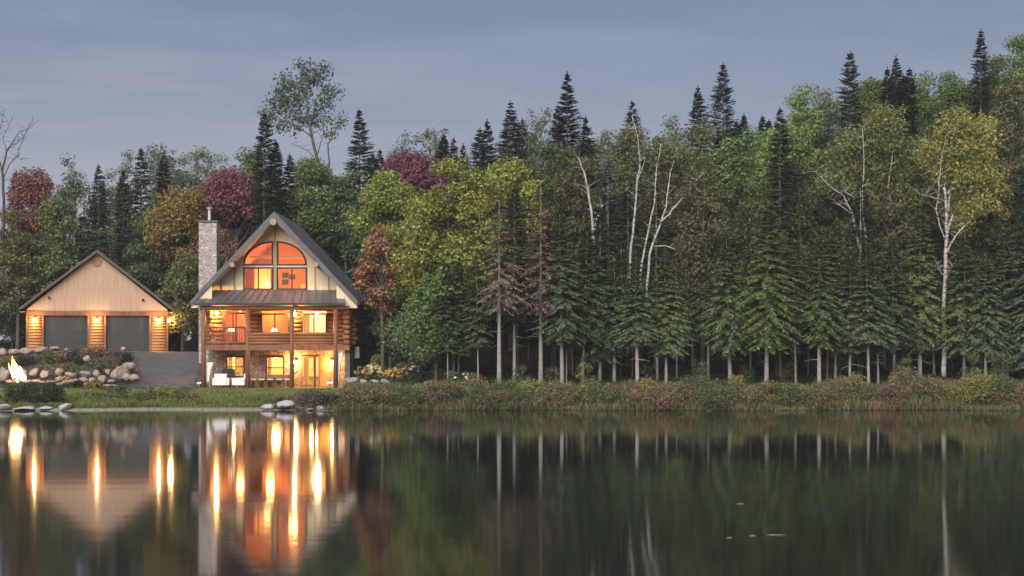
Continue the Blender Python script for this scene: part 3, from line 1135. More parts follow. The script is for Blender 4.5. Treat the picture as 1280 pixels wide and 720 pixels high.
def armchair(px, y, rz, label, s=0.9):
    t = thing('garden_armchair', label, 'armchair', cab(lx(px, y), y, 0.0), rz, 'white armchairs on the terrace')
    t.scale = (s, s, s)
    MB().box(-.42, .42, -.40, .36, .16, .40).build('seat', M['white'], t, bevel=.03)
    MB().box(-.38, .38, -.38, .2, .402, .52).build('cushion', M['canvas'], t, bevel=.04)
    MB().box(-.42, .42, .362, .50, .14, .92).build('backrest', M['white'], t, bevel=.03)
    for sx in (-1, 1):
        MB().box(sx * .50 - .075, sx * .50 + .075, -.42, .48, .14, .64).build('armrest', M['white'], t, bevel=.03)
        for sy in (-.34, .40):
            MB().box(sx * .46 - .03, sx * .46 + .03, sy - .03, sy + .03, 0, .139).build('leg', M['black'], t)


armchair(277.6, .75, PI - .06, 'white boxy armchair on the terrace, back to the lake, left of its pair')
armchair(301.2, .85, -PI / 2 - .25, 'white boxy armchair on the terrace, turned sideways, right of its pair')

gt = thing('barbecue_grill', 'black lidded barbecue grill standing behind the two white armchairs', 'grill', cab(lx(285.5, 1.35), 1.38, 0.0))
MB().box(-.36, .36, -.22, .22, .62, .88).build('firebox', M['black'], gt, bevel=.02)
MB().plate([(-.36, .884), (.36, .884), (.36, 1.0), (.28, 1.12), (-.28, 1.12), (-.36, 1.0)], -.22, .22).build('lid', M['black'], gt)
for sx in (-1, 1):
    MB().box(sx * .52 - .15, sx * .52 + .15, -.2, .2, .82, .86).build('shelf', M['black'], gt)
    for sy in (-.17, .17): MB().box(sx * .32 - .02, sx * .32 + .02, sy - .02, sy + .02, 0, .618).build('leg', M['black'], gt)

dt = thing('dining_table', 'long low dark wooden table on the terrace under the lit ground-floor window', 'table', cab(lx(338, 1.0), 1.05, 0.0))
MB().box(-1.15, 1.15, -.40, .40, .69, .74).build('table_top', M['post'], dt)
for sx in (-1, 1):
    for sy in (-1, 1): MB().box(sx * 1.05 - .04, sx * 1.05 + .04, sy * .33 - .04, sy * .33 + .04, 0, .688).build('leg', M['post'], dt)


def dining_chair(px, y, rz, label):
    t = thing('dining_chair', label, 'chair', cab(lx(px, y), y, 0.0), rz, 'chairs along the terrace table')
    MB().box(-.22, .22, -.22, .22, .42, .46).build('seat', M['post'], t)
    MB().box(-.21, .21, -.21, .2, .462, .53).build('cushion', M['canvas'], t, bevel=.02)
    for sx in (-1, 1):
        MB().box(sx * .2 - .02, sx * .2 + .02, -.22, -.18, 0, .418).build('leg', M['post'], t)
        MB().box(sx * .2 - .02, sx * .2 + .02, .18, .22, 0, .80).build('leg', M['post'], t)
    MB().box(-.22, .22, .182, .216, .62, .78).build('backrest', M['post'], t)


for i, px in enumerate((317, 327.3, 338.2, 349.5, 359.5)):
    dining_chair(px, .35, PI + .0 * i, 'cushioned wooden terrace chair, %s along the table' %
                 ('leftmost', 'second from the left', 'middle one', 'second from the right', 'rightmost')[i])


def leaning(px_top, px_bot, py_top, y, w0, w1, label):
    """tall pale tapering sling chair back seen from the side, leaning, on a low foot"""
    xt, xb = lx(px_top, y), lx(px_bot, y)
    zt_ = lz(py_top, y)
    t = thing('deck_chair', label, 'deck chair', cab(xb, y, 0.0))
    n = 8
    out1, out2 = [], []
    for i in range(n + 1):
        k = i / n
        x = (xt - xb) * k + .10 * math.sin(k * PI) * -1
        w = w0 + (w1 - w0) * k + .05 * math.sin(k * PI)
        z = .30 + (zt_ - .30) * k
        out1.append((x - w / 2, z)); out2.append((x + w / 2, z))
    MB().plate(out1 + out2[::-1], -.26, .26).build('backrest', M['white'], t)
    MB().plate([(-.62, .22), (w0 / 2, .28), (w0 / 2, .36), (-.62, .32)], -.26, .26).build('seat', M['white'], t)
    for sx in (-.5, .12):
        for sy in (-.22, .22): MB().box(sx - .03, sx + .03, sy - .03, sy + .03, 0, .25).build('leg', M['batten'], t)


leaning(263.6, 260.0, 453, .35, .22, .36, 'tall-backed pale deck chair seen side-on beside the left porch post')
leaning(425.4, 421.5, 440, .35, .28, .42, 'tall-backed pale deck chair seen side-on at the lamplit right corner')


# ================================================================== the garage
DG = 118.0
S2 = F / DG
gx0 = (121 - 640) / S2
gzb = EYE - (440 - YH) / S2
GA = -math.atan2(gx0, DG) * -1
garage = thing('garage', 'two-door garage with pale boarded gable, dark doors and log piers', 'garage', (gx0, DG, gzb), -math.atan2(-gx0, DG) * -1)


def qx(px): return (px - 121.0) / S2
def qz(py): return (440.0 - py) / S2


gw_l, gw_r, g_top = qx(36.5), qx(207.5), qz(389)
doors = [(qx(55.5), qx(111.0)), (qx(131.0), qx(186.5))]
dz = qz(394.5)
GY = 8.5
piers = [(gw_l, doors[0][0]), (doors[0][1], doors[1][0]), (doors[1][1], gw_r)]
for a, b in piers:
    p = MB().box(a + .02, b - .02, .06, .30, -.4, g_top - .02).build('pier', M['garage_log'], garage)
    mb = MB()
    n = 13
    for i in range(n):
        z = -.12 + (dz + .12) * (i + .5) / n
        mb.tube([(a + .07, .045, z), ((a + b) / 2, .045, z), (b - .07, .045, z)], (dz + .12) / n * .52, 8)
    mb.build('log_siding', M['garage_log'], p, smooth=True)
    for x in (a, b):
        MB().box(x - .06, x + .06, -.05, .2, -.4, dz).build('corner_trim', M['post'], p)
MB().box(gw_l - .03, gw_r + .03, -.06, .25, dz + .003, g_top).build('header_beam', M['post'], garage)
for a, b in doors:
    d = MB().box(a + .06, b - .06, .14, .20, -.2, dz).build('garage_door', M['garage_door'], garage)
    mb = MB()
    for k in range(4):
        for j in range(4):
            x0 = a + .14 + (b - a - .22) * j / 4
            z0 = .05 + (dz - .05) * k / 4
            mb.box(x0, x0 + (b - a - .22) / 4 - .10, .128, .138, z0 + .06, z0 + (dz - .05) / 4 - .06)
    mb.build('door_panel', M['garage_door'], d)
    MB().box((a + b) / 2 - .12, (a + b) / 2 + .12, .09, .126, .12, .15).build('handle', M['black'], d)
gap = qz(317)
gt_ = [(gw_l - .02, g_top + .003), (gw_r + .02, g_top + .003), (gw_r + .02, g_top + .10), (0, gap), (gw_l - .02, g_top + .10)]
gg = MB().plate(gt_, -.02, .12).build('gable_wall', M['garage_board'], garage)
MB().tube([(qx(120.5), -.08, qz(327)), (qx(120.5), -.022, qz(327))], .32, 20).build('gable_vent', M['vent'], gg)
for px, py in ((63, 371.5), (177.5, 374)):
    MB().tube([(qx(px), -.022, qz(py)), (qx(px), -.10, qz(py)), (qx(px), -.2, qz(py) - .05)], [.05, .05, .09], 10).build('spotlight', M['black'], gg)
for x0, x1 in ((gw_l, gw_l + .15), (gw_r - .15, gw_r)):
    MB().box(x0, x1, .302, GY, -.5, g_top + .05).build('side_wall', M['garage_log'], garage)
MB().box(gw_l + .152, gw_r - .152, GY - .2, GY, -.5, g_top).build('rear_wall', M['garage_log'], garage)
apx = qz(312.5)
ex = qx(214.5)
gsl = (apx - qz(385.5)) / ex
for side in (-1, 1):
    t = .16
    x1, z1 = side * ex, apx - ex * gsl
    mb = MB()
    vs = []
    for y in (-.42, GY + .35):
        vs += [(0, y, apx), (x1, y, z1), (x1, y, z1 - t), (0, y, apx - t * 1.25)]
    mb.add(vs, [(0, 1, 5, 4), (1, 2, 6, 5), (2, 3, 7, 6), (0, 3, 2, 1), (4, 5, 6, 7), (3, 0, 4, 7)])
    rf = mb.build('roof', M['shingle'], garage)
    mb = MB()
    yb_ = -.47
    mb.add([(0, yb_, apx + .02), (x1, yb_, z1 + .02), (x1, yb_, z1 - .13), (0, yb_, apx - .19), (0, -.423, apx + .02), (x1, -.423, z1 + .02), (x1, -.423, z1 - .13), (0, -.423, apx - .19)],
           [(0, 1, 2, 3), (7, 6, 5, 4), (0, 4, 5, 1), (1, 5, 6, 2), (2, 6, 7, 3), (3, 7, 4, 0)])
    mb.build('barge_board', M['garage_edge'], rf)
    xe = side * (ex - .02)
    MB().box(min(xe, gw_r * side), max(xe, gw_r * side), -.40, GY, z1 - t - .10, z1 - t - .06).build('soffit', M['garage_board'], rf)
for px in (45.5, 121.3, 196.8):
    wall_lamp(qx(px), -.03, qz(399.5), 85, garage, s=1.7)
wall_lamp(gw_r + .005, .75, qz(399.5), 85, garage, PI / 2, s=1.9)
# shadowed interior is closed off by the doors; the apron in front
mb = MB()
mb.add([(gw_l - .3, -1.4, -.02), (gw_r + .5, -1.4, -.02), (gw_r + .5, .13, .02), (gw_l - .3, .13, .02), (gw_l - .3, -1.4, -.5), (gw_r + .5, -1.4, -.5), (gw_r + .5, .13, -.5), (gw_l - .3, .13, -.5)],
       [(0, 1, 2, 3), (4, 7, 6, 5), (0, 4, 5, 1), (1, 5, 6, 2), (2, 6, 7, 3), (3, 7, 4, 0)])
apron = mb.build('garage_apron', plain('apron_concrete', (0.34, 0.31, 0.30), (0.24, 0.22, 0.21), 2, rough=.9), None)
apron.matrix_world = garage.matrix_basis.copy()
tag(apron, kind='structure')


# ================================================================== rocks
def rock_mesh(rng, sx, sy, sz, mat, rough=.16):
    bm = bmesh.new()
    bmesh.ops.create_icosphere(bm, subdivisions=3, radius=1)
    pl = [(Vector((rng.gauss(0, 1), rng.gauss(0, 1), rng.gauss(0, 1))).normalized(), rng.uniform(.52, .85)) for _ in range(11)]
    off = rng.uniform(0, 100)
    from mathutils import noise as mn
    for v in bm.verts:
        p = v.co.copy()
        for n_, d_ in pl:                       # knock flats off the ball
            e = p.dot(n_) - d_
            if e > 0: p -= n_ * e * .85
        p += p.normalized() * mn.noise(p * 2.1 + Vector((off, 0, 0))) * rough
        p.x *= sx; p.y *= sy; p.z *= sz
        v.co = p
    me = bpy.data.meshes.new('rock')
    bm.to_mesh(me); bm.free()
    me.polygons.foreach_set('use_smooth', [True] * len(me.polygons))
    me.materials.append(M[mat])
    return me


RR = random.Random(11)


def boulder(px, py_top, py_bot, wpx, D, look, where, mat='rock', group=None, sink=.25, name='boulder'):
    s = F / D
    h = (py_bot - py_top) / s
    me = rock_mesh(RR, wpx / s / 2 * 1.08, wpx / s / 2 * RR.uniform(.8, 1.1), h / 2 * 1.1, mat)
    c = at(px, (py_top + py_bot) / 2, D)
    o = link(name, me, None, c)
    o.rotation_euler = (RR.uniform(-.1, .1), RR.uniform(-.15, .15), RR.uniform(-.4, .4))
    tag(o, None, 'rock', group)
    later(o, px, look, where)
    return o


LOW = 'in the lower course of the garage terrace wall'
TOP = 'along the terrace top below the garage'
g1 = 'boulders of the terrace wall'
for px, a, b, w, D in ((5, 461, 477, 18, 107.3), (31, 460, 474, 12, 107.4), (42.5, 460, 473, 14, 107.2), (56, 462, 475, 13, 107.4), (74.5, 459.5, 469.5, 13, 107.5), (88, 463.5, 473, 15, 107.3),
                       (106.5, 463, 472.5, 17, 107.3), (121.5, 462.5, 471.5, 11, 107.4), (134.5, 461, 468.5, 7, 107.5), (149, 457.5, 476, 23, 107.0)):
    boulder(px, a, b, w, D, 'rounded pinkish boulder', LOW, 'rock', g1)
FOOT = 'along the foot of the terrace wall beside the fire'
for px, a, b, w, D in ((43, 474, 479.5, 16, 106.4), (60, 475, 480, 22, 106.3), (76, 470.5, 477.5, 13, 106.6), (92, 473, 478, 14, 106.5), (104.5, 471.8, 478, 12, 106.5), (116, 472, 478, 10, 106.5), (127.5, 468, 478.5, 11, 106.6),
                       (139.5, 474, 479, 11, 106.4), (157.5, 466, 475.5, 13, 106.8), (168.5, 466, 476.5, 15, 106.8), (80, 477, 481.5, 26, 106.0), (139, 480, 484, 22, 105.2)):
    boulder(px, a, b, w, D, 'low flat rock', FOOT, 'rock', g1)
for px, a, b, w, D in ((3, 435.5, 447, 15, 112.5), (17, 436, 444, 17, 112.6), (33, 433.5, 443.5, 17, 112.6), (51.5, 432.5, 442, 18, 112.8), (69.5, 432.5, 438.5, 14, 112.8), (83, 435.5, 439, 8, 112.6), (108, 444, 453.5, 12, 110.6), (112, 434, 439.5, 12, 112.7), (83, 442, 446, 7, 111.4), (155, 433.5, 439, 9, 113.0), (162, 451, 464, 19, 108.6)):
    boulder(px, a, b, w, D, 'pale pink granite rock', TOP, 'rock', g1)
SH = 'in the shallows by the dark bushes'
for px, a, b, w, D in ((4, 504.5, 513, 18, 96.2), (30, 507.5, 513.5, 27, 96.4), (56, 507.8, 513.2, 20, 96.6), (81, 504.5, 513, 17, 96.6)):
    boulder(px, a, b, w, D, 'low pale grey shore rock', SH, 'pale_rock', 'shore rocks left', name='shore_rock')
SH2 = 'at the waterline below the cabin doors'
for px, a, b, w, D in ((336, 503.3, 512.3, 19, 97.2), (358, 500, 512.5, 24, 97.0), (378.5, 505, 513, 18, 96.9), (400.5, 506.5, 513, 12, 96.6), (424, 507.5, 513, 11, 96.4), (388, 509.5, 513, 10, 96.4)):
    boulder(px, a, b, w, D, 'whitish angular shore rock', SH2, 'pale_rock', 'shore rocks by the cabin', name='shore_rock')
BED = 'edging the flower bed right of the cabin'
for px, a, b, w, D in ((441, 470.5, 483, 23, 104.4), (455, 473.5, 482, 11, 104.3), (468.5, 474.5, 479, 12, 104.4), (482, 473.5, 485, 19, 104.2), (537, 474, 487, 21, 103.4), (549.5, 480.5, 486.5, 10, 103.1)):
    boulder(px, a, b, w, D, 'weathered grey boulder', BED, 'grey_rock' if px < 500 else 'rock', 'boulders by the flower bed')

# ---- the fire
fpz = at(23.5, 477.5, 106.0)
fire = thing('campfire', 'tall white-hot bonfire leaning to the left in front of the terrace wall', 'fire', fpz)
mb = MB()
rf_ = random.Random(5)


def tongue(mb, bx, by, h, r, lean, ph):
    pts, rad = [], []
    for i in range(11):
        t = i / 10
        pts.append((bx + lean * t * h + .06 * math.sin(t * 6 + ph) * t, by + .04 * math.cos(t * 5 + ph) * t, h * t))
        rad.append(max(.012, r * (math.sin(PI * (0.22 + .78 * t)) ** .8)))
    mb.tube(pts, rad, 12)


for bx, by, h, r, ln, ph in ((.02, -.1, 1.5, .10, -.27, .8), (-.2, -.08, 1.1, .10, -.30, 5.9), (.05, 0, 1.30, .20, -.24, 0), (-.12, .05, 1.42, .12, -.22, 1.7), (.18, -.06, .92, .16, -.15, 3.1), (-.02, .1, 1.05, .16, -.3, 4.4), (.27, .04, .55, .14, -.05, 5.2)):
    tongue(mb, bx, by, h, r, ln, ph)
mb.build('flame', M['flame'], fire, smooth=True)
for k in range(5):
    a = k * 2 * PI / 5
    MB().tube([(math.cos(a) * .42, math.sin(a) * .42, .03), (math.cos(a) * .05, math.sin(a) * .05, .34)], [.06, .05], 8).build('firewood', M['charcoal'], fire)
mb = MB()
for k in range(11):
    a = k * 2 * PI / 11
    m_ = rock_mesh(rf_, .16, .14, .12, 'rock')
    vs = [tuple(Vector(v.co) + Vector((math.cos(a) * .62, math.sin(a) * .62, .02))) for v in m_.vertices]
    mb.add(vs, [tuple(p.vertices) for p in m_.polygons])
    bpy.data.meshes.remove(m_)
mb.build('stone_ring', M['rock'], fire, smooth=True)
lamp_light('fire_light', fire, (-.05, -.45, .8), 120, (1, .50, .16), .3)


# ================================================================== trees and plants
NR = np.random.default_rng(7)


def unit(a): return a / np.maximum(1e-9, np.linalg.norm(a, axis=-1, keepdims=True))


def leaf_quads(c, u, v, l, w):
    """rhombic leaves: centre c, long axis u (length l), short axis v (width w)"""
    l = np.asarray(l)[:, None] * .5; w = np.asarray(w)[:, None] * .5
    return np.stack([c - u * l, c + v * w + u * l * .1, c + u * l, c - v * w + u * l * .1], 1)


def conifer_crown(h, r, cb, rng, ragged=.3, dens=1.0, droop=.32, power=.90, wisp=.5, spray=1.0, K=14):
    step = float(np.clip(.10 + .05 * r, .13, .22)) / dens
    nw = max(6, int((h - cb) / step))
    zs, az, L = [], [], []
    lop = rng.uniform(0, 6.28)
    lopf = rng.uniform(.80, 1.12, 5)
    for i in range(nw):
        t = (i + rng.uniform(-.3, .3)) / nw
        nb = int(rng.integers(6, 10))
        a0 = rng.uniform(0, 6.28)
        for k in range(nb):
            tt = min(.985, max(0, t + rng.normal(0, .45 * step / (h - cb) + .006)))
            dist = (1 - tt) * (h - cb)
            prof = min(1.0, dist / (3.0 * r)) ** power * (.86 + .14 * (1 - tt)) * min(1.0, .55 + tt / .10 * .45)
            a = a0 + 6.283 * k / nb + rng.normal(0, .18)
            le = r * prof * lopf[int(a % 6.283 / 6.284 * 5)] * (1 - ragged * rng.random() ** 1.5) * (1 + .15 * math.sin(a + lop) + .10 * math.sin(tt * 17 + lop)) + .05 + .06 * (1 - tt)
            zs.append(cb + (h - cb) * tt); az.append(a); L.append(le)
    zs, az, L = map(np.array, (zs, az, L))
    t = (zs - cb) / (h - cb)
    slope = -.18 + .85 * t ** 1.3
    out = []
    d = np.stack([np.cos(az), np.sin(az), np.zeros_like(az)], 1)
    for k in range(K):
        s = .14 + .86 * (k + rng.random(len(L))) / K
        keep = rng.random(len(L)) < np.clip(.55 + L / (r * .9 + .1), 0, 1)
        z = zs + slope * L * s - droop * L * s * s + .10 * L * np.maximum(0, s - .75)
        p = d * (L * s)[:, None]; p[:, 2] += z
        for side in (-1, 1):
            a2 = az + side * (rng.uniform(.55, 1.05, len(L)))
            tw = (np.minimum(.44, .22 * L + .13) * (1.05 - .65 * s) + .09) * rng.uniform(.7, 1.25, len(L)) * spray * np.clip(.40 + (1 - t) * (h - cb) / 1.6, .4, 1)
            u = unit(np.stack([np.cos(a2), np.sin(a2), slope - droop * 1.2 * s - rng.uniform(0, wisp, len(L))], 1))
            v = unit(np.cross(u, np.stack([rng.normal(0, .5, len(L)), rng.normal(0, .5, len(L)), np.ones(len(L))], 1)))
            q = leaf_quads(p + u * (tw * .45)[:, None], u, v, tw, np.clip(tw * .21, .05, .09))
            out.append(q[keep])
    # tips
    p = d * L[:, None]; p[:, 2] += zs + slope * L - droop * L
    u = unit(np.stack([np.cos(az), np.sin(az), slope - droop], 1)); v = unit(np.cross(u, np.array([0, 0, 1.0])))
    out.append(leaf_quads(p, u, v, .18 + L * .12, np.full(len(L), .10)))
    # leader
    n = 14
    zz = h - rng.random(n) * .6
    a = rng.uniform(0, 6.28, n)
    u = unit(np.stack([np.cos(a) * .5, np.sin(a) * .5, np.full(n, .9)], 1)); v = unit(np.cross(u, rng.normal(0, 1, (n, 3))))
    out.append(leaf_quads(np.stack([np.zeros(n), np.zeros(n), zz], 1), u, v, np.full(n, .30), np.full(n, .07)))
    return np.concatenate(out)


def clump_leaves(cs, rs, per, leaf, rng, flat=.72, up=.5):
    out = []
    per = per * 1.5; leaf = leaf * .78
    for c, r in zip(cs, rs):
        n = max(6, int(per * (r / .7) ** 2))
        d = unit(rng.normal(0, 1, (n, 3)))
        rad = r * 1.15 * rng.random(n) ** .5
        p = d * rad[:, None] * np.array([1, 1, flat])
        p += c
        nrm = unit(d * .7 + np.array([0, 0, up]) + rng.normal(0, .55, (n, 3)))
        u = unit(np.cross(nrm, rng.normal(0, 1, (n, 3))))
        v = np.cross(nrm, u)
        l = leaf * rng.uniform(.55, 1.5, n)
        out.append(leaf_quads(p, u, v, l, l * .72))
    return np.concatenate(out)


def crown_points(n, rng, h, cb, rx, shape='round', inner=.55):
    d = unit(rng.normal(0, 1, (n, 3)))
    rad = inner + (1 - inner) * rng.random(n) ** .6
    rad *= 1 + .30 * np.sin(d[:, 0] * 3.1 + rng.uniform(0, 6)) * np.cos(d[:, 2] * 2.7 + rng.uniform(0, 6))
    far = rng.random(n) < .14
    rad = np.where(far, rad * rng.uniform(1.12, 1.32, n), rad)
    p = d * rad[:, None]
    zc, rz = (h + cb) / 2, (h - cb) / 2
    t = (p[:, 2] + 1) / 2
    if shape == 'round': wd = 1.0 - .18 * np.clip(t - .5, 0, 1)
    elif shape == 'egg': wd = 1.12 - .5 * t
    elif shape == 'vase': wd = .72 + .42 * t
    else: wd = np.ones_like(t)
    return np.stack([p[:, 0] * rx * wd, p[:, 1] * rx * wd, zc + p[:, 2] * rz], 1)


def wobble(a, b, rng, n=5, amt=.12, sag=0.0):
    a = Vector(a); b = Vector(b)
    L = (b - a).length
    pts = []
    for i in range(n + 1):
        t = i / n
        p = a.lerp(b, t)
        k = math.sin(PI * t) * L * amt
        pts.append(p + Vector((rng.normal(0, k * .4), rng.normal(0, k * .4), sag * math.sin(PI * t) * L)))
    return pts


def plant_trunk(tree, h, r0, bark, rng, lean=0.0, top_r=.02, limbs=None, sides=9, bend=.0):
    mb = MB()
    n = 9
    ph = rng.uniform(0, 6)
    pts = [(lean * h * (i / n) + bend * math.sin(i * .9 + ph) * (i / n), bend * math.cos(i * .7 + ph) * (i / n), -.25 + (h + .25) * i / n) for i in range(n + 1)]
    rad = [max(top_r, r0 * (1 - .93 * (i / n)) * (1.28 if i == 0 else 1)) for i in range(n + 1)]
    mb.tube(pts, rad, sides)
    for (a, b, ra, rb) in (limbs or []):
        w = wobble(a, b, rng, 4, .10, .05)
        mb.tube(w, [ra + (rb - ra) * i / 4 for i in range(5)], 5, False)
    return mb.build('trunk', M[bark], tree, smooth=True)


TREES = []


def place(px, top, D, dx=0.0):
    X = (px - 640.0) * D / F
    zb = gz(X, D)
    zt_ = EYE - (top - YH) * D / F
    return X, zb, max(1.5, zt_ - zb)


def new_tree(name, cat, px, D, look, where, group):
    X = (px - 640.0) * D / F
    t = thing(name, None, cat, (X, D, gz(X, D)), 0.0, group)
    later(t, px, look, where)
    TREES.append(t)
    return t


def conifer(px, top, D, wpx, color, look, where, group, cbpy=None, bark='bark', tr=None, ragged=.3, dens=1.0, droop=.32, power=.90, spray=1.0, name='fir_tree', lean=0.0, dead_stubs=False, K=12):
    X, zb, h = place(px, top, D)
    s = F / D
    cb = .06 * h if cbpy is None else max(.3, (EYE - (cbpy - YH) / s) - zb)
    t = new_tree(name, 'fir tree' if name == 'fir_tree' else 'spruce', px, D, look, where, group)
    q = conifer_crown(h, wpx / s / 2, cb, NR, ragged + float(NR.uniform(-.05, .18)), dens, droop + float(NR.uniform(-.12, .04)), power + float(NR.uniform(-.1, .2)), spray=spray, K=K)
    color = tuple(float(c_ * k_) for c_, k_ in zip(color, NR.uniform(.86, 1.18) * NR.uniform(.93, 1.07, 3)))
    if lean: q[:, :, 0] += q[:, :, 2] * lean
    o = link('crown', quads_mesh('crown', q, M['needles']), t)
    o.color = (*color, 1)
    limbs = []
    if dead_stubs:
        for i in range(10):
            a = NR.uniform(0, 6.28); z = NR.uniform(cb * .55, cb * 1.2); L = NR.uniform(.4, 1.0)
            limbs.append(((lean * z, 0, z), (lean * z + math.cos(a) * L, math.sin(a) * L, z - NR.uniform(0, .25)), .02, .006))
    plant_trunk(t, h * .97, tr or (.045 + h * .009), bark, NR, lean, .015, limbs, 8)
    return t


def broadleaf(px, top, D, wpx, color, look, where, group, cbpy=None, bark='dark_bark', n=46, cr=.75, per=150, leaf=.22, shape='round', name='maple_tree', cat='maple', inner=.5, tr=None, sparse=False, depth=1.0):
    X, zb, h = place(px, top, D)
    s = F / D
    cb = .30 * h if cbpy is None else max(.2, (EYE - (cbpy - YH) / s) - zb)
    rx = wpx / s / 2
    cr = min(cr, rx * .5)
    t = new_tree(name, cat, px, D, look, where, group)
    hh = h - cr * .45
    cs = crown_points(n, NR, hh, cb + cr * .4, max(.3, rx - cr * .55), shape, inner)
    cs[:, 1] *= depth
    cs[:, 2] = np.minimum(cs[:, 2], h - .12)
    color = tuple(float(c_ * k_) for c_, k_ in zip(color, NR.uniform(.88, 1.14) * NR.uniform(.94, 1.06, 3)))
    rs = cr * NR.uniform(.45, 1.25, n)
    q = clump_leaves(cs, rs, per, leaf, NR)
    o = link('crown', quads_mesh('crown', q, M['leaves']), t)
    o.color = (*color, 1)
    limbs = []
    for c in cs[: (n if sparse else min(n, 22))]:
        z0 = min(c[2] - .2, max(cb * .75, c[2] - abs(c[0]) * .9 - (h - cb) * .12))
        limbs.append(((0, 0, z0), tuple(c), .045 + .02 * (h / 12), .012))
    plant_trunk(t, h * .9, tr or (.05 + h * .011), bark, NR, 0, .02, limbs, 8, bend=.1)
    return t


def aspen(px, top, D, wpx, color, look, where, group, cbpy=None, n=34, **k):
    k.setdefault('bark', 'bark'); k.setdefault('cr', .62); k.setdefault('per', 80); k.setdefault('leaf', .2); k.setdefault('shape', 'vase'); k.setdefault('inner', .35)
    return broadleaf(px, top, D, wpx, color, look, where, group, cbpy, n=n, name='aspen_tree', cat='aspen', sparse=True, **k)


def limb_tree(name, cat, px, D, look, where, group, paths, bark, crown=None, color=None, rng=NR, per=70, leaf=.2, sides=8):
    """a tree whose trunk and limbs follow given photo outlines; each path is ([(px, py, depth offset)...], r0, r1)"""
    t = new_tree(name, cat, px, D, look, where, group)
    b = t.location
    mb = MB()
    for pts, r0, r1 in paths:
        P = [at(p[0], p[1], D + (p[2] if len(p) > 2 else 0)) - b for p in pts]
        # finer, slightly crooked
        fine = []
        for i in range(len(P) - 1):
            for k in range(3):
                q = P[i].lerp(P[i + 1], k / 3)
                if k: q += Vector((rng.normal(0, .03), rng.normal(0, .03), 0))
                fine.append(q)
        fine.append(P[-1])
        m = len(fine) - 1
        mb.tube(fine, [(r0 + (r1 - r0) * i / m) * .82 for i in range(m + 1)], sides)
        for i in range(2, m + 1):                            # fine twigs
            for _ in range(2 if i > m * .4 else 0):
                a_ = rng.uniform(0, 6.28); L_ = rng.uniform(.35, 1.1)
                e_ = fine[i] + Vector((math.cos(a_) * L_ * .8, math.sin(a_) * L_ * .6, L_ * rng.uniform(-.1, .8)))
                mb.tube([fine[i], fine[i].lerp(e_, .5) + Vector((0, 0, .05)), e_], [.014, .010, .004], 4, False)
    mb.build('trunk', M[bark], t, smooth=True)
    if crown:
        cs, rs = [], []
        for (cx, cy, rpx, k) in crown:                     # leafy masses: centre, radius in photo pixels, clumps
            s = F / D
            d = unit(rng.normal(0, 1, (k, 3))) * (rng.random(k) ** .45)[:, None]
            c0 = at(cx, cy, D + .9) - b
            R_ = rpx / s
            for e in d:
                cs.append(np.array([c0.x + e[0] * R_, c0.y + e[1] * R_ * .9, c0.z + e[2] * R_ * .8])); rs.append(rng.uniform(.38, .8))
        q = clump_leaves(cs, rs, per, leaf, rng, .8, .3)
        o = link('crown', quads_mesh('crown', q, M['leaves']), t)
        o.color = (*color, 1)
    return t


# colours (linear albedo)
DKS = (0.052, 0.064, 0.050); SPR = (0.065, 0.086, 0.060); FIR = (0.105, 0.142, 0.068); FIRL = (0.14, 0.178, 0.076); FIRB = (0.098, 0.138, 0.080)
BRN = (0.20, 0.155, 0.135); BRN2 = (0.17, 0.135, 0.105); OLV = (0.15, 0.178, 0.078); YGR = (0.235, 0.26, 0.072); GRN = (0.125, 0.185, 0.068); LIM = (0.19, 0.28, 0.09)
RED = (0.22, 0.105, 0.10); BUR = (0.20, 0.085, 0.105); ORB = (0.27, 0.20, 0.075); GGR = (0.15, 0.19, 0.13); YEL = (0.30, 0.25, 0.05); MIX = (0.15, 0.162, 0.08); DGR = (0.10, 0.138, 0.075)
RBR = (0.25, 0.14, 0.11)

Wg, Wc, Wr = 'behind the garage', 'behind the cabin roof', 'right of the cabin'
gs, gf, gm, ga = 'spruce spires on the skyline', 'firs along the shore', 'autumn broadleaf trees', 'airy aspens on the skyline'

# ---- left: behind the garage
limb_tree('bare_tree', 'bare tree', 5, 124, 'leafless dark forked tree against the sky at the left edge', 'of the woods', 'bare trees',
          [([(4, 300), (5, 250), (3, 215), (8, 190), (16, 178)], .15, .04), ([(4, 225), (12, 205), (22, 195), (30, 170), (40, 152)], .05, .012),
           ([(3, 215), (-4, 190), (0, 160), (6, 138)], .06, .012), ([(16, 178), (24, 165), (38, 160)], .035, .01), ([(8, 190), (4, 172), (14, 150)], .035, .01), ([(14, 200), (22, 196), (26, 200)], .02, .008), ([(0, 160), (-8, 146)], .02, .008), ([(10, 186), (20, 180), (30, 172)], .02, .006)], 'dead_bark')
conifer(20, 214, 134, 22, DKS, 'dark narrow spruce spire', 'left of the red maple by the garage', gs, name='spruce_tree')
broadleaf(42, 207, 128, 58, RED, 'dull red maple with a pale trunk', 'rising left of the garage roof', gm, 300, 'bark', n=40, cr=.8, per=140)
broadleaf(22, 268, 126, 66, MIX, 'olive green bushy maple', 'at the left edge below the red maple', gm, 390)
broadleaf(72, 252, 127, 62, OLV, 'olive and rust maple', 'just left of the garage roof peak', gm, 400)
aspen(92, 198, 134, 48, GGR, 'pale grey-green aspen', 'between the red maple and the garage spruces', ga, 300)
conifer(123, 205, 126, 44, SPR, 'broad dark spruce', 'directly above the garage roof peak', gs, name='spruce_tree', ragged=.4)
conifer(154, 212, 130, 26, DKS, 'slim dark spruce spire', 'standing right of the garage peak', gs, name='spruce_tree')
conifer(176, 184, 131, 34, DKS, 'tallest dark spruce spire', 'standing right of the garage peak', gs, name='spruce_tree')
conifer(205, 193, 133, 24, DKS, 'thin dark spruce', 'poking through the aspens behind the garage', gs, name='spruce_tree')
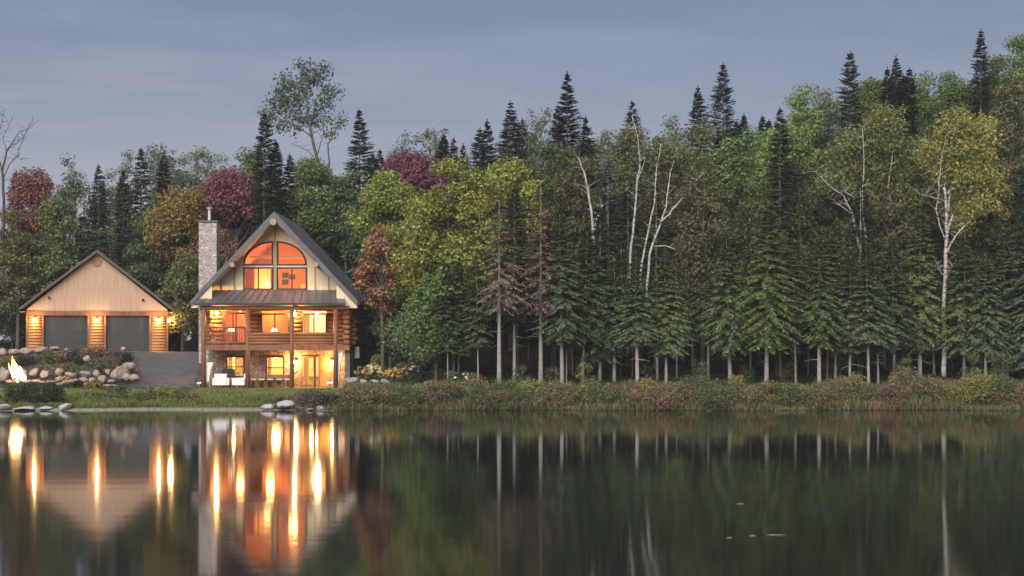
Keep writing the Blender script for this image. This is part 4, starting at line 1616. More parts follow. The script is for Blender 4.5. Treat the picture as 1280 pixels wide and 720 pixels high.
aspen(152, 186, 138, 52, GGR, 'thin grey aspen crown', 'behind the garage spruce spires', ga, 300)
aspen(207, 168, 138, 62, GGR, 'tall rounded grey-green aspen', 'highest of the crowns left of the chimney', ga, 280, n=42)
aspen(243, 178, 139, 54, GGR, 'grey-green aspen', 'on the skyline above the chimney', ga, 280, n=38)
broadleaf(222, 232, 124, 86, ORB, 'orange and yellow-green maple', 'left of the stone chimney', gm, 330, n=60, cr=.9)
broadleaf(185, 250, 126, 70, DGR, 'dark green maple', 'above the right slope of the garage roof', gm, 380, n=50)
broadleaf(228, 320, 121, 80, MIX, 'dusky olive maple', 'between the garage and the chimney', gm, 425, n=56)
broadleaf(297, 216, 126, 96, BUR, 'burgundy maple with a round crown', 'above the left slope of the cabin roof', gm, 300, n=56, cr=.9, per=190)
broadleaf(275, 280, 122, 70, RBR, 'rust coloured maple', 'just right of the chimney top', gm, 350, n=46)
broadleaf(318, 186, 131, 72, GRN, 'green and yellowish maple', 'left of the tall airy aspen', gm, 300, n=46)
conifer(330, 140, 123, 40, DKS, 'tall dark spruce', 'leaning against the airy aspen above the cabin', gs, name='spruce_tree', ragged=.35)
conifer(345, 176, 125, 26, DKS, 'slender dark spruce', 'under the left limbs of the airy aspen', gs, name='spruce_tree')
conifer(362, 192, 126, 28, DKS, 'dark ragged spruce', 'under the middle of the airy aspen', gs, name='spruce_tree', ragged=.4)
# the big airy aspen over the cabin
limb_tree('aspen_tree', 'aspen', 402, 128, 'very tall airy aspen with see-through crown and dark limbs', 'above the cabin ridge', ga,
          [([(408, 300), (404, 240), (398, 205), (390, 172), (384, 140), (382, 105), (380, 82)], .20, .03), ([(404, 240), (412, 205), (410, 180), (418, 165), (424, 150)], .09, .02),
           ([(390, 172), (372, 158), (352, 150), (335, 138)], .06, .015), ([(384, 140), (398, 120), (412, 108)], .05, .012), ([(382, 115), (366, 104), (352, 96)], .045, .012),
           ([(398, 205), (385, 188), (366, 180)], .05, .012), ([(396, 195), (404, 170), (402, 140)], .05, .012)],
          'dark_bark', [(380, 92, 24, 15), (402, 92, 14, 7), (358, 104, 15, 8), (412, 116, 11, 6), (372, 125, 26, 16), (346, 128, 14, 7), (334, 146, 12, 6), (402, 132, 15, 7), (368, 158, 20, 9), (420, 152, 11, 5), (412, 166, 9, 3), (348, 160, 14, 6), (390, 150, 16, 7)],
          (0.105, .138, .092), per=44, leaf=.22)
broadleaf(388, 192, 125.4, 80, GRN, 'mid green maple', 'rising straight behind the cabin ridge', gm, 320, n=56, cr=.85)
broadleaf(432, 198, 125.4, 64, DGR, 'darker green maple', 'below the spruce right of the cabin ridge', gm, 330, n=46)
conifer(449, 136, 126, 46, DKS, 'lone tall dark spruce', 'right of the airy aspen', gs, name='spruce_tree', ragged=.35)
conifer(466, 192, 129, 18, DKS, 'short dark spruce tip', 'between the lone spruce and the purple maple', gs, name='spruce_tree')
conifer(475, 186, 130, 18, DKS, 'short dark spruce tip', 'between the lone spruce and the purple maple', gs, name='spruce_tree')
broadleaf(521, 178, 128, 82, (0.20, .075, .12), 'purple-red maple', 'on the skyline above the yellow-green maples', gm, 300, n=56, cr=.85, per=190)
aspen(502, 166, 135, 50, GGR, 'rounded grey-green aspen', 'peeping up left of the purple maple', ga, 280)
aspen(541, 151, 136, 50, GGR, 'grey-green aspen with one high tuft', 'behind the purple maple', ga, 280)
for px, top, w in ((555, 167, 18), (567, 172, 18), (579, 180, 16)):
    conifer(px, top, 132, w + 6, DKS, 'small dark spruce', 'in the trio right of the purple maple', gs, name='spruce_tree')
conifer(600, 160, 126, 26, DKS, 'dark spruce, lower of a close pair', 'above the big yellow-green maple', gs, name='spruce_tree')
conifer(609, 149, 127, 34, DKS, 'dark spruce, higher of a close pair', 'above the big yellow-green maple', gs, name='spruce_tree', ragged=.35)
conifer(638, 126, 129, 36, DKS, 'single sharp dark spruce', 'with open sky on both sides at mid picture', gs, name='spruce_tree', ragged=.35)
conifer(653, 148, 132, 22, SPR, 'soft thin spruce', 'right beside the single sharp spruce', gs, name='spruce_tree')

# ---- the bright maples right of the cabin
broadleaf(492, 208, 113.5, 96, YGR, 'yellow-green maple with a broad top', 'below the purple maple', gm, 330, n=64, cr=.9)
broadleaf(560, 206, 107.5, 128, YGR, 'largest bright yellow-green maple', 'right of the cabin, reaching almost to the lawn', gm, 430, n=120, cr=.85, per=150, inner=.45)
broadleaf(545, 330, 105.5, 96, GRN, 'low green maple bough mass', 'under the largest yellow-green maple', gm, 455, n=50, cr=.75)
broadleaf(648, 196, 111, 86, YGR, 'yellowish maple top', 'between the yellow-green maple and the tallest spruce', gm, 330, n=56)
broadleaf(478, 274, 111.5, 62, (0.28, 0.15, 0.105), 'reddish brown layered maple', 'beside the right slope of the cabin roof', gm, 388, n=44, cr=.6)
broadleaf(512, 305, 113, 80, MIX, 'brownish olive maple', 'beside the reddish brown maple', gm, 430, n=56)
broadleaf(488, 360, 113, 64, DGR, 'dark low maple', 'in the shade right of the cabin wall', gm, 446, n=40)
broadleaf(515, 385, 109, 70, DGR, 'dark low maple with thin stem', 'above the flower bed', gm, 452, n=36)
# ---- brown dying conifers with bare pale trunks
for px, top, D, w, cbp, c in ((624, 235, 101.5, 92, 382, BRN), (676, 218, 103.5, 92, 385, BRN2)):
    conifer(px - 0, top, D, w, c, 'brown dying fir with long bare grey trunk', 'at the shore', 'brown firs', cbp, tr=.14, ragged=.45, dens=.8, spray=.85, dead_stubs=True)
conifer(643, 235, 104.5, 60, (0.07, .075, .045), 'greenish brown fir with a slim pale trunk', 'between the two brown dying firs', gf, 400, tr=.11, dead_stubs=True)
# ---- the tall spruces of the middle
conifer(709, 90, 121, 48, (0.05, .045, .035), 'tallest dark brownish spruce', 'rising behind the brown firs', gs, name='spruce_tree', ragged=.4)
conifer(697, 130, 123, 36, (0.06, .05, .038), 'brown-tinged spruce', 'hugging the left side of the tallest spruce', gs, name='spruce_tree', ragged=.4)
conifer(732, 145, 119, 38, (0.07, .052, .042), 'brown-tinged spruce', 'hugging the right side of the tallest spruce', gs, name='spruce_tree', ragged=.4)
aspen(676, 122, 130, 46, GGR, 'blue-grey aspen', 'left of the tallest spruce', ga, 260)
aspen(662, 148, 131, 36, GGR, 'small blue-grey aspen', 'between the single sharp spruce and the tall aspen', ga, 260)
broadleaf(692, 170, 114, 66, DGR, 'dark green leafy tree', 'in front of the tallest spruce', gm, 320, n=46)
aspen(760, 138, 128, 46, GGR, 'thin dark aspen', 'right of the tallest spruce', ga, 260)
conifer(790, 125, 126, 62, SPR, 'wide shaggy spruce', 'between two thin aspens at mid right', gs, name='spruce_tree', ragged=.5, power=.7)
aspen(834, 148, 127, 52, GGR, 'lacy grey aspen', 'left of the twin dark spruces', ga, 260)
conifer(872, 107, 126, 28, DKS, 'narrow dark spruce, left of a twin pair', 'near the right centre skyline', gs, name='spruce_tree', ragged=.35)
conifer(904, 78, 125, 50, DKS, 'big dark spruce, right of a twin pair', 'near the right centre skyline', gs, name='spruce_tree', ragged=.4)
for px, top in ((930, 143), (921, 150), (953, 144), (961, 149)):
    conifer(px, top, 131, 16, DKS, 'tiny dark spruce tip', 'in the dip right of the twin spruces', gs, name='spruce_tree')
# ---- birch group of the middle
limb_tree('birch_tree', 'birch', 741, 108, 'snapped white birch snag, forked and leafless', 'above the dark firs left of the leaning birches', 'white birches',
          [([(745, 420), (743, 340), (742, 300), (739, 262), (735, 235), (730, 215), (723, 197)], .13, .04), ([(740, 300), (745, 275), (752, 262), (753, 256)], .06, .03), ([(736, 240), (729, 232)], .03, .015)], 'snag')
limb_tree('birch_tree', 'birch', 800, 110, 'leaning white birches in a clump with thin olive crowns', 'above the shore firs', 'white birches',
          [([(783, 455), (786, 380), (788, 318), (792, 280), (796, 232), (800, 200), (797, 170), (790, 145)], .12, .03), ([(793, 455), (799, 380), (802, 330), (808, 300), (818, 255), (820, 220), (826, 180)], .11, .03),
           ([(800, 455), (808, 380), (812, 318), (824, 285), (833, 258), (838, 215), (846, 185)], .12, .03), ([(826, 280), (840, 262), (858, 242), (866, 230), (880, 216)], .08, .02), ([(818, 308), (832, 307), (850, 314), (862, 312)], .06, .012),
           ([(796, 232), (806, 200), (804, 180)], .04, .012), ([(866, 232), (874, 238), (884, 244)], .02, .008)], 'birch',
          [(790, 185, 30, 24), (840, 190, 32, 26), (875, 210, 24, 16), (780, 225, 20, 12), (860, 250, 24, 14), (815, 205, 26, 16), (880, 165, 22, 14)], (0.145, .16, .08), per=60)
broadleaf(868, 250, 112, 80, (0.13, .12, .075), 'dull brown-olive tree', 'behind the curved birch branch', gm, 400, n=56)
broadleaf(858, 165, 117, 70, OLV, 'olive leafy tree', 'below the twin dark spruces', gm, 330, n=50)
broadleaf(925, 170, 119, 96, GRN, 'green leafy tree', 'right of and below the twin dark spruces', gm, 330, n=64)
aspen(958, 160, 127, 64, LIM, 'lime green aspen', 'filling the dip right of the twin spruces', ga, 260, n=60, per=130, cr=.8, shape='egg', inner=.4)
aspen(1003, 108, 130, 66, LIM, 'tall lime green aspen', 'left of the high right-hand spruce', ga, 250, n=64, per=130, cr=.8, shape='egg', inner=.4)
conifer(975, 134, 113, 44, DKS, 'tall dark spruce in the near woods', 'in front of the lime aspens', gs, name='spruce_tree', ragged=.35)
conifer(1063, 64, 127, 48, DKS, 'sharp dark spruce, second highest of the right skyline', 'above the olive birches', gs, name='spruce_tree', ragged=.4)
for px, top, w in ((1109, 84, 22), (1120, 70, 22), (1129, 92, 20), (1137, 84, 26)):
    conifer(px, top, 129, w + 6, DKS, 'dark spruce', 'in the tight cluster of four at upper right', gs, name='spruce_tree')
conifer(1226, 36, 131, 42, DKS, 'highest dark spruce of all', 'near the upper right corner', gs, name='spruce_tree', ragged=.4)
for px, top, w, c, D in ((1028, 116, 56, GGR, 133), (1094, 74, 62, GRN, 134), (1152, 84, 72, GRN, 136), (1192, 82, 66, GRN, 136), (1240, 72, 70, GRN, 134), (1277, 52, 66, GRN, 137)):
    aspen(px, top, D, w, c, 'green hilltop aspen', 'along the upper right skyline', ga, top + 150, n=64, per=130, cr=.9, shape='egg', inner=.4)
broadleaf(1262, 98, 118, 76, MIX, 'olive leafy tree', 'at the right edge below the hilltop aspens', gm, 300, n=60)
# olive birches of the right
limb_tree('birch_tree', 'birch', 1078, 112, 'olive-crowned birches with crooked white limbs', 'above the right-hand shore firs', 'white birches',
          [([(1108, 470), (1098, 380), (1080, 322), (1072, 300), (1066, 268), (1055, 245), (1040, 235), (1020, 215)], .12, .02), ([(1066, 268), (1052, 258), (1042, 250)], .04, .012), ([(1085, 470), (1083, 380), (1082, 300), (1078, 250), (1080, 200), (1078, 160)], .11, .025),
           ([(1078, 262), (1066, 246), (1056, 240)], .04, .012), ([(1120, 470), (1122, 380), (1119, 300), (1112, 275), (1098, 262), (1090, 240)], .10, .02), ([(1119, 300), (1116, 262), (1110, 236), (1116, 190)], .08, .02), ([(1112, 275), (1100, 270), (1092, 262)], .04, .012)], 'birch',
          [(1040, 225, 26, 16), (1065, 185, 32, 26), (1100, 170, 34, 28), (1130, 200, 30, 22), (1085, 215, 30, 22), (1140, 240, 24, 12), (1110, 150, 28, 18), (1060, 240, 22, 10), (1115, 250, 22, 10)], (0.165, .19, .075), per=72)
broadleaf(1050, 160, 117, 80, OLV, 'olive leafy tree', 'below the second highest right-hand spruce', gm, 330, n=56)
broadleaf(1105, 132, 118, 96, (0.17, .18, .075), 'broad olive tree', 'below the cluster of four spruces', gm, 320, n=64)
broadleaf(1160, 170, 119, 80, OLV, 'shadowed olive tree', 'between the olive birches and the yellow birch', gm, 330, n=50)
limb_tree('birch_tree', 'birch', 1180, 107, 'tall yellow-leaved birch with broken white forked trunk', 'standing at the right of the shore', 'white birches',
          [([(1180, 472), (1180.5, 440), (1180, 400), (1181, 360), (1182, 330), (1184, 290), (1183, 262), (1180, 234)], .19, .09), ([(1183, 316), (1192, 300), (1200, 288), (1206, 282)], .08, .045), ([(1184, 290), (1189, 276), (1191, 268)], .09, .07), ([(1182, 300), (1174, 280), (1170, 262), (1174, 240), (1172, 222)], .05, .02),
           ([(1184, 268), (1187, 245), (1186, 238)], .06, .04), ([(1181, 345), (1175, 338), (1172, 331)], .03, .012), ([(1182, 350), (1188, 337), (1190, 330)], .03, .01), ([(1176, 250), (1160, 245), (1150, 243)], .03, .01), ([(1174, 240), (1176, 200), (1182, 170)], .04, .015)], 'birch',
          [(1185, 180, 30, 24), (1215, 185, 30, 24), (1200, 220, 28, 20), (1228, 220, 22, 12), (1170, 205, 24, 14), (1215, 250, 24, 12), (1235, 255, 16, 8), (1205, 275, 20, 8), (1195, 155, 22, 12), (1228, 165, 16, 8)], (0.27, .27, .09), per=75)
broadleaf(1225, 150, 113, 78, (0.24, .235, .085), 'yellowish leafy tree', 'behind the yellow-leaved birch', gm, 330, n=50)

# ---- the front rank of firs along the shore
front = [  # px, top, D, width, crown base, trunk radius, colour
    (703, 262, 103.5, 84, 438, .13, FIRB), (728, 285, 105.5, 70, 440, .10, FIR), (750, 262, 106.5, 92, 450, .11, FIRB), (768, 330, 106, 54, 446, .12, FIR),
    (797, 318, 101.2, 72, 438, .13, FIRB), (833, 316, 102.5, 66, 444, .10, FIRL), (822, 350, 107, 60, 440, .09, FIR),
    (913, 292, 104, 84, 450, .13, FIR), (885, 340, 106, 64, 440, .10, DGR), (958, 246, 101.5, 92, 452, .14, FIRL), (995, 274, 103.5, 70, 448, .09, FIR),
    (1024, 302, 101.5, 70, 436, .13, FIR), (1044, 278, 103.5, 54, 436, .09, FIRL), (1062, 315, 102.5, 60, 440, .09, FIR), (1086, 300, 102.5, 84, 440, .10, FIR), (1098, 340, 104, 60, 440, .08, FIRB),
    (1118, 300, 106, 74, 440, .10, FIR), (1150, 258, 107.5, 84, 440, .14, FIRL), (1168, 320, 109, 60, 440, .09, FIR), (1205, 300, 106.5, 80, 446, .10, FIR), (1232, 318, 105.5, 84, 455, .10, FIRB),
    (1258, 290, 107.5, 84, 462, .11, FIR), (1288, 250, 106, 90, 458, .12, FIRB)]
zone = lambda px: ('at the shore under the snapped birch' if px < 780 else 'at the shore under the leaning birches' if px < 870 else 'at the shore between birch groups' if px < 1010 else
                   'at the shore under the olive birches' if px < 1140 else 'at the shore by the yellow birch')
hue = {FIRB: 'blue-green fir', FIR: 'dark green fir', FIRL: 'lighter green fir', DGR: 'dull green fir'}
for px, top, D, w, cbp, tr, c in front:
    conifer(px, top - 6, D, w * .9, c, hue[c] + ' with bare trunk', zone(px), gf, cbp - 14 + float(NR.uniform(-16, 12)), lean=float(NR.normal(0, .018)), K=20, tr=tr, ragged=.38, dens=1.0, spray=1.0, dead_stubs=True)
# thin trunks in the second rank, crowns merging with the first
second = [(560, 330, 104, 40), (567, 335, 105, 40), (573, 325, 104.5, 40), (598, 320, 103.5, 44), (708, 330, 105, 50), (716, 300, 109, 56), (738, 300, 111, 60), (776, 300, 110, 60), (790, 340, 108, 50), (846, 330, 108, 56),
          (866, 320, 111, 64), (905, 330, 109, 60), (938, 300, 109, 64), (976, 300, 108, 64), (1010, 310, 110, 60), (1034, 330, 106, 50), (1072, 320, 109, 60), (1130, 320, 110, 60), (1190, 330, 112, 60), (1222, 300, 113, 70), (1246, 250, 114, 76), (1272, 210, 113, 80), (1300, 240, 116, 80)]
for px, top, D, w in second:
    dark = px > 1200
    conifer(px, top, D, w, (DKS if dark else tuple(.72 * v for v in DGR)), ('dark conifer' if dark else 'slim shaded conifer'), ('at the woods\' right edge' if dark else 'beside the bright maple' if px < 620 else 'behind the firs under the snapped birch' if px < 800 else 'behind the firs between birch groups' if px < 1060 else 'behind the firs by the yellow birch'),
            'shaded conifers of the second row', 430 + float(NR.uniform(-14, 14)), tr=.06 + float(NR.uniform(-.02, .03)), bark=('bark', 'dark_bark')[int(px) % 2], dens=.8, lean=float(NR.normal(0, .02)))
# ---- crowns that close the skyline of the slope
sky_prof = [(-60, 262), (0, 255), (60, 235), (130, 240), (190, 200), (250, 205), (300, 205), (340, 215), (420, 222), (480, 220), (500, 185), (545, 178), (600, 200), (645, 165), (700, 158), (750, 160), (800, 150), (850, 150), (900, 146), (935, 168), (965, 168), (1000, 125), (1040, 120), (1080, 98), (1130, 100), (1180, 94), (1225, 88), (1250, 80), (1280, 62), (1340, 50)]
rsk = random.Random(8)
for i in range(44):
    px = -50 + 1390 * (i + rsk.uniform(.1, .9)) / 44
    for row in ((0, 1) if px > 600 else (0, 2)):
        p2 = px + row * 15
        top = float(np.interp(p2, [a for a, b in sky_prof], [b for a, b in sky_prof])) + (rsk.uniform(0, 20) if row == 0 else rsk.uniform(45, 85) if row == 1 else rsk.uniform(30, 70))
        D = rsk.uniform(136, 142) if row == 0 else rsk.uniform(131, 135)
        col = (GGR, GRN, DGR, OLV)[rsk.randrange(4)] if px < 980 else (GRN, GGR, GRN, LIM)[rsk.randrange(4)]
        broadleaf(p2, top, D, rsk.uniform(58, 88), col, {GGR: 'grey-green', GRN: 'mid green', DGR: 'dark green', OLV: 'olive', LIM: 'lime green'}[col] + ' rounded crown', 'in the far row ' + next(b for a, b in ((250, 'behind the garage'), (480, 'behind the cabin'), (640, 'behind the purple maple'), (800, 'near the tallest spruce'), (1000, 'near the twin spruces'), (1150, 'under the right skyline'), (2000, 'at the upper right')) if p2 < a),
                  'far row of leafy trees', top + 170, n=50, cr=.85, per=110)

# ---- the wood behind, filling the slope
rngf = random.Random(21)
spots = []
tries = 0
while len(spots) < 92 and tries < 9000:
    tries += 1
    px = rngf.uniform(-70, 1360); D = rngf.uniform(109, 130)
    if px < 480: D = rngf.uniform(121, 134)
    X = (px - 640) * D / F
    if X < -7.0 and D < 125.5: continue
    if -32.5 < X < -20.5 and D < 129.5: continue
    if any((X - a) ** 2 + ((D - b) * .9) ** 2 < 2.4 ** 2 for a, b, _ in spots): continue
    if any((X - t.location.x) ** 2 + (D - t.location.y) ** 2 < 1.1 ** 2 for t in TREES): continue
    spots.append((X, D, px))
lim = [(-80, 250), (60, 260), (130, 245), (250, 245), (330, 240), (440, 240), (520, 235), (620, 225), (700, 180), (800, 180), (900, 180), (1000, 200), (1080, 170), (1200, 170), (1360, 160)]
fz = [(215, 'far back behind the garage'), (470, 'far back behind the cabin'), (620, 'far back behind the bright maples'), (740, 'far back behind the brown firs'), (880, 'far back behind the leaning birches'),
      (1010, 'far back between the birch groups'), (1140, 'far back behind the olive-crowned birches'), (2000, 'far back behind the yellow-leaved birch')]
for X, D, px in spots:
    t0 = np.interp(px, [a for a, b in lim], [b for a, b in lim]) + rngf.uniform(0, 75)
    where = next(b for a, b in fz if px < a)
    if rngf.random() < .35:
        conifer(px, t0, D, rngf.uniform(54, 78), (DKS, SPR, DGR)[rngf.randrange(3)], 'dark shaded conifer', where, 'trees deep in the woods', rngf.uniform(415, 438), 'dark_bark' if rngf.random() < .6 else 'bark', dens=.65)
    else:
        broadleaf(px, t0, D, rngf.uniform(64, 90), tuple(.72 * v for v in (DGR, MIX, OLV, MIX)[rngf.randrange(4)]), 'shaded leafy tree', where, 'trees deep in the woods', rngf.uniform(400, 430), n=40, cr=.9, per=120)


# ---- shrubs, flowers and grass
def shrub(px, pyb, D, wpx, hpx, color, look, where, group, name='shrub', leaf=.11, per=130, n=None, mat='leaves', flowers=None, cat='shrub'):
    s = F / D
    X = (px - 640.0) * D / F
    zb = gz(X, D)
    t = thing(name, None, cat, (X, D, zb), 0, group)
    later(t, px, look, where)
    r, h = wpx / s / 2, hpx / s
    n = n or max(7, int(10 * wpx / 26))
    d = unit(NR.normal(0, 1, (n, 3)))
    cs = np.stack([d[:, 0] * r * .72, d[:, 1] * r * .62, h * (.42 + .40 * d[:, 2])], 1)
    rs = np.minimum(r, h) * NR.uniform(.30, .55, n)
    q = clump_leaves(cs, np.maximum(rs, .16), per * 3.2, leaf, NR, .9, .4)
    o = link('foliage', quads_mesh('foliage', q, M['leaves']), t)
    o.color = (*color, 1)
    mb = MB()
    for c in cs[:9]:
        mb.tube([(c[0] * .15, c[1] * .15, -.1), tuple(c * np.array([.6, .6, .6])), tuple(c)], [.018, .012, .005], 4, False)
    mb.build('stems', M['dark_bark'], t)
    if flowers:
        fc, k, sz = flowers
        d = unit(NR.normal(0, 1, (k, 3))); d[:, 2] = np.abs(d[:, 2]) * .9; d[:, 1] = -np.abs(d[:, 1])
        c = np.stack([d[:, 0] * r * 1.0, d[:, 1] * r * .95, h * (.38 + .55 * d[:, 2])], 1)
        q = []
        for _ in range(4):
            nr = unit(d + NR.normal(0, .5, (k, 3))); u = unit(np.cross(nr, NR.normal(0, 1, (k, 3)))); v = np.cross(nr, u)
            q.append(leaf_quads(c + NR.normal(0, sz * .25, (k, 3)), u, v, np.full(k, sz), np.full(k, sz * .9)))
        fo = link('flowers', quads_mesh('flowers', np.concatenate(q), M['petals']), t)
        fo.color = (*fc, 1)
        fo['kind'] = 'stuff'
    return t


RUS = (0.21, 0.145, 0.10); SOL = (0.19, 0.175, 0.09); SGR = (0.125, 0.15, 0.075); SYG = (0.23, 0.23, 0.085); PUR = (0.14, 0.115, 0.10); SDK = (0.05, 0.055, 0.038)
nm_ = {RUS: 'rusty shrub', SOL: 'olive shrub', SGR: 'green shrub', SYG: 'yellow-green shrub', PUR: 'dark purplish shrub', SDK: 'very dark rounded bush'}
bz = lambda px: ('on the bank below the cabin' if px < 460 else 'on the bank below the flower bed' if px < 600 else 'on the bank below the brown firs' if px < 760 else 'on the bank below the leaning birches' if px < 900 else
                 'on the bank between birch groups' if px < 1040 else 'on the bank under the olive birches' if px < 1170 else 'on the bank at the right end')
rb = random.Random(4)
bank = [(356, 26, 20, SDK), (386, 40, 24, PUR), (415, 36, 22, SDK), (432, 34, 30, SGR), (450, 40, 26, SOL), (470, 34, 30, SOL), (488, 26, 22, SOL), (505, 36, 28, SGR), (530, 36, 26, SOL), (552, 40, 26, PUR), (566, 30, 26, SDK), (585, 36, 26, SOL), (603, 36, 30, SGR),
        (625, 36, 26, RUS), (646, 40, 30, SGR), (664, 36, 34, SYG), (684, 36, 30, SOL), (705, 36, 28, SOL), (722, 34, 34, SGR), (733, 26, 44, SYG), (752, 44, 34, SGR), (770, 36, 30, SGR), (790, 26, 28, RUS), (808, 30, 34, SYG), (828, 40, 26, RUS), (850, 40, 32, SOL),
        (872, 40, 34, SGR), (896, 40, 32, SGR), (918, 36, 36, SYG), (938, 36, 30, SOL), (958, 40, 30, SOL), (980, 40, 32, SGR), (1002, 40, 34, SGR), (1025, 40, 32, SOL), (1048, 40, 34, SOL), (1068, 34, 36, SYG), (1090, 40, 34, SGR), (1112, 36, 30, RUS), (1132, 44, 42, SOL), (1152, 44, 44, SOL),
        (1176, 40, 36, SOL), (1198, 40, 40, SYG), (1222, 44, 40, SYG), (1244, 44, 46, SGR), (1268, 40, 36, RUS), (1288, 44, 40, SOL)]
for px, w, h, c in bank:
    D = float(shore((px - 640) * 97 / F)) + .30 + rb.uniform(0, .5) + (0.5 if h > 32 else 0)
    shrub(px, 512, D, w * rb.uniform(.95, 1.3), h * rb.uniform(.42, 1.05), c, nm_[c], bz(px), 'shrubs along the lake bank')
    if rb.random() < .85 and px > 470:
        c2 = (RUS, SOL, SGR, SYG)[rb.randrange(4)]
        shrub(px + rb.uniform(-12, 12), 500, D + 2.3, w * 1.05, rb.uniform(11, 21), c2, nm_[c2] + ' higher up', bz(px), 'shrubs along the lake bank')
for px, w, h, D, c, lk in ((20, 44, 22, 99.0, SDK, 'broad dark bush'), (55, 54, 25, 98.6, SDK, 'broad dark bush'), (132, 22, 20, 100.6, SGR, 'small green shore bush'), (155, 24, 24, 100.8, SGR, 'small green shore bush'), (180, 26, 24, 100.8, SGR, 'small green shore bush'), (205, 26, 22, 101.2, SYG, 'yellowish shore bush'),
                           (228, 24, 18, 101.4, SGR, 'small green shore bush'), (242, 22, 14, 101.0, RUS, 'low rusty shore bush'), (112, 22, 22, 100.9, SYG, 'yellowish shore bush')):
    shrub(px, 505, D, w, h, c, lk, 'on the lake edge below the terrace wall', 'bushes on the lawn edge')
for px, w, h, D, c in ((22, 24, 13, 109.8, SGR), (46, 26, 16, 109.6, SGR), (66, 26, 17, 109.6, SOL), (88, 26, 15, 110, SGR), (102, 22, 14, 109.4, SGR), (120, 30, 18, 110.4, SGR), (140, 34, 22, 110.6, PUR), (160, 26, 20, 109.6, PUR), (132, 24, 15, 109.0, SDK), (150, 22, 13, 108.9, SDK), (12, 26, 14, 111.2, SOL), (34, 28, 14, 111.0, SDK), (58, 28, 16, 111.2, SGR), (78, 26, 14, 111.4, RUS), (98, 30, 16, 111.3, SDK), (118, 28, 14, 112, RUS), (136, 30, 16, 112.0, PUR), (58, 20, 11, 108.6, SOL), (97, 18, 10, 108.5, SDK), (35, 20, 11, 108.5, SGR), (152, 28, 16, 112.2, SDK), (170, 18, 12, 110.5, PUR)):
    shrub(px, 455, D, w, h, c, nm_[c], 'in the terrace bed below the garage', 'terrace bed plants')
shrub(79, 458, 108.4, 20, 13, SGR, 'bush dotted with pale yellow flowers', 'at the middle of the terrace bed', 'terrace bed plants', 'flower_bush', flowers=((.75, .62, .2), 26, .15), cat='flower bush')
shrub(116, 458, 108.4, 20, 12, SOL, 'bush covered with golden flowers', 'at the right of the terrace bed', 'terrace bed plants', 'flower_bush', flowers=((.6, .37, .08), 44, .15), cat='flower bush')
shrub(3, 455, 108.8, 16, 22, SGR, 'bush dotted with white flowers', 'at the far left edge of the terrace bed', 'terrace bed plants', 'flower_bush', flowers=((.75, .7, .6), 18, .13), cat='flower bush')
for px, w, h, D, c, fl, lk in ((455, 22, 22, 106.4, SOL, ((.42, .24, .12), 14, .13), 'flower bush with orange blossoms'), (466, 26, 20, 106.8, SYG, ((.62, .58, .34), 26, .14), 'flower bush with creamy yellow blossoms'), (477, 28, 32, 107.6, MIX, None, 'tallest rust-green bush'),
                               (489, 24, 15, 106.0, SOL, ((.52, .33, .08), 22, .15), 'flower bush with golden blossoms'), (503, 28, 22, 107.4, MIX, ((.48, .32, .13), 16, .13), 'flower bush with amber blossoms'), (518, 28, 20, 107.6, SGR, ((.6, .58, .52), 16, .14), 'flower bush with white blossoms'),
                               (534, 34, 22, 106.6, (0.03, .06, .038), None, 'dark blue-green low bush'), (552, 30, 16, 106.0, SGR, None, 'soft green low bush'), (575, 34, 16, 104.5, SGR, ((.8, .8, .75), 6, .12), 'green bush with few white blossoms'), (596, 26, 14, 104, SOL, None, 'olive low bush')):
    shrub(px, 478, D, w, h, c, lk, 'in the flower bed right of the cabin', 'flower bed bushes', 'flower_bush' if fl else 'shrub', flowers=fl, cat='flower bush' if fl else 'shrub')


def blades(n, xr, dr, hr, colors, name, lab, seed, dens=None):
    rng = np.random.default_rng(seed)
    X = rng.uniform(xr[0], xr[1], n); d = dr[0] + (dr[1] - dr[0]) * rng.random(n) ** 1.3
    Y = shore(X) + d
    if dens is not None:
        k = dens(X, Y, rng); X, Y = X[k], Y[k]
    n = len(X)
    patch = .65 + .35 * np.sin(X * .9 + 1) * np.sin(Y * 1.3 + X * .31)
    h = rng.uniform(hr[0], hr[1], n) * patch
    a = rng.uniform(0, 6.28, n)
    base = np.stack([X, Y, ground(X, Y) - .02], 1)
    u = unit(np.stack([rng.normal(0, .28, n), rng.normal(0, .28, n), np.ones(n)], 1))
    v = np.stack([np.cos(a), np.sin(a), np.zeros(n)], 1)
    q = leaf_quads(base + u * (h * .5)[:, None], u, v, h, rng.uniform(.035, .075, n))
    m, nt, out = newmat(name + '_blades')
    ge = N(nt, 'ShaderNodeNewGeometry')
    vv = coords(nt)
    nn = noise(nt, vv, .55, 3)
    c = ramp(nt, [(.3 + .4 * i / (len(colors) - 1), cc) for i, cc in enumerate(colors)], nn)
    val = ramp(nt, [(0, (.6,) * 3), (1, (1.4,) * 3)], ge.outputs['Random Per Island'])
    c = mixc(nt, c, val, 1.0, 'MULTIPLY')
    d_ = N(nt, 'ShaderNodeBsdfDiffuse'); t_ = N(nt, 'ShaderNodeBsdfTranslucent')
    nt.links.new(c, d_.inputs[0]); nt.links.new(c, t_.inputs[0])
    mx = N(nt, 'ShaderNodeMixShader'); mx.inputs[0].default_value = .3
    nt.links.new(d_.outputs[0], mx.inputs[1]); nt.links.new(t_.outputs[0], mx.inputs[2])
    nt.links.new(mx.outputs[0], out.inputs[0])
    o = link(name, quads_mesh(name, q, m))
    tag(o, lab, 'grass', kind='stuff')


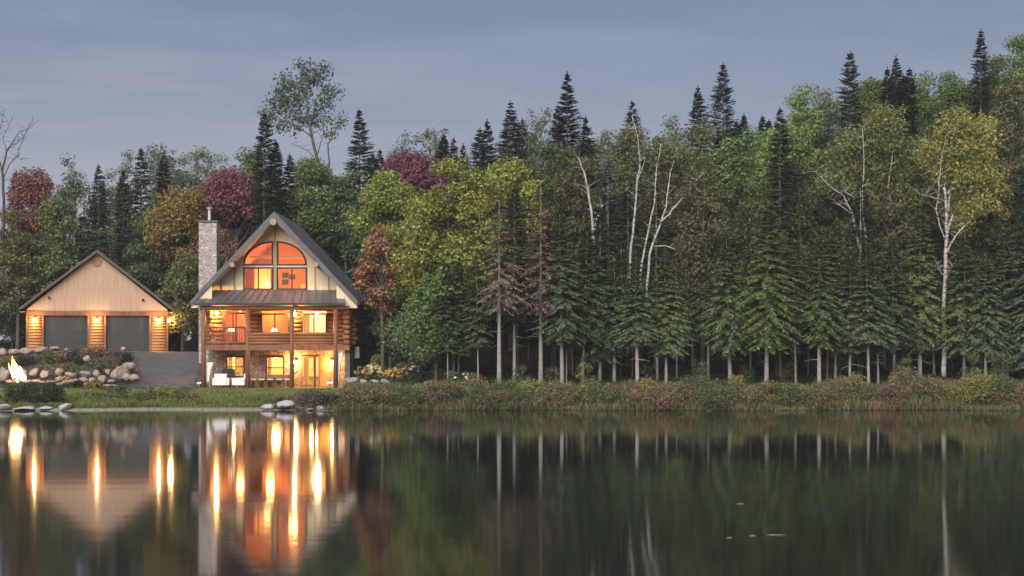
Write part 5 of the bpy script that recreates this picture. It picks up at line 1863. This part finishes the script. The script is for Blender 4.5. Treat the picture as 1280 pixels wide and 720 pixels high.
blades(60000, (-9.8, 33), (-.05, 4.8), (.25, .85), [(0.20, .135, .085), (0.20, .18, .085), (0.14, .155, .065), (0.24, .18, .11)], 'bank_sedge', 'rusty and olive sedge along the wooded bank', 1)
blades(30000, (-33, -9.8), (.5, 5.5), (.10, .42), [(0.10, .13, .045), (0.18, .205, .07), (0.15, .165, .06)], 'shore_grass', 'tall green grass along the lawn edge', 2, lambda X, Y, r: (r.random(len(X)) < np.clip(1.2 - .9 * sm(-20.0, -17.5, X), .15, 1)))
blades(60000, (-33, -9.6), (1.0, 11.5), (.05, .13), [(0.12, .15, .05), (0.18, .205, .07), (0.21, .22, .085)], 'lawn_grass', 'short green lawn in front of the cabin', 3, lambda X, Y, r: (Y < 109.2) & ~((X > -23.4) & (X < -18.5) & (Y > 106.6)))
blades(26000, (-9.5, 34), (3.5, 18), (.10, .35), [(0.035, .05, .022), (0.05, .065, .028), (0.06, .055, .03)], 'undergrowth', 'low dark undergrowth on the forest floor', 4)

# saplings between the trunks
for px, D, w, h, c in ((652, 103.5, 26, 30, SGR), (690, 104.5, 22, 26, SOL), (733, 103, 24, 40, SYG), (812, 104, 24, 30, SGR), (872, 104.5, 28, 36, SOL), (930, 105, 26, 32, SGR), (985, 104.5, 24, 30, SOL), (1056, 105, 26, 34, SGR), (1128, 105.5, 28, 38, SOL), (1215, 104.5, 30, 40, SGR), (1250, 104, 32, 44, SGR)):
    shrub(px, 480, D, w, h, c, 'leafy sapling', 'between the bare trunks at the forest edge', 'saplings', 'sapling', cat='sapling')


def woods(spots, seed):
    rng = np.random.default_rng(seed)
    out = []
    for (x, y) in spots:
        h = rng.uniform(11, 17)
        q = conifer_crown(h, rng.uniform(1.4, 2.1), 1.0, rng, .4, .6, K=6)
        out.append(q + np.array([x, y, gz(x, y)]))
    o = link('woods', quads_mesh('woods', np.concatenate(out), M['needles']))
    o.color = (*DKS, 1)
    return tag(o, 'dark woods carrying on past both edges of the view', 'woods', kind='stuff')


rw = random.Random(31)
woods([(rw.uniform(-78, -45), rw.uniform(112, 136)) for _ in range(46)] + [(rw.uniform(46, 84), rw.uniform(102, 132)) for _ in range(46)], 3)

# sky glints on the lake, modelled as thin pale strips
for px, py, w, lk in ((926, 630, 13, 'pale strip modelling a sky glint, alone nearest the shore'), (912, 672.5, 10, 'pale strip modelling a sky glint, leftmost of the near row'), (941, 670, 11, 'short pale strip modelling a sky glint in the middle of the near row'), (970, 669, 30, 'longest pale strip modelling a sky glint on the open water')):
    D = EYE * F / (py - YH)
    L = w * D / F * .8
    t = MB().tube([(-L / 2, 0, .002), (-L * .1, .02, .006), (L * .25, -.01, .004), (L / 2, .03, .0)], [.002, .005, .004, .002], 6).build('glint_strip', M['snag'], None, smooth=True, loc=((px - 640) * D / F, D, .004))
    tag(t, lk, 'twig', 'modelled sky glints')

write_labels()
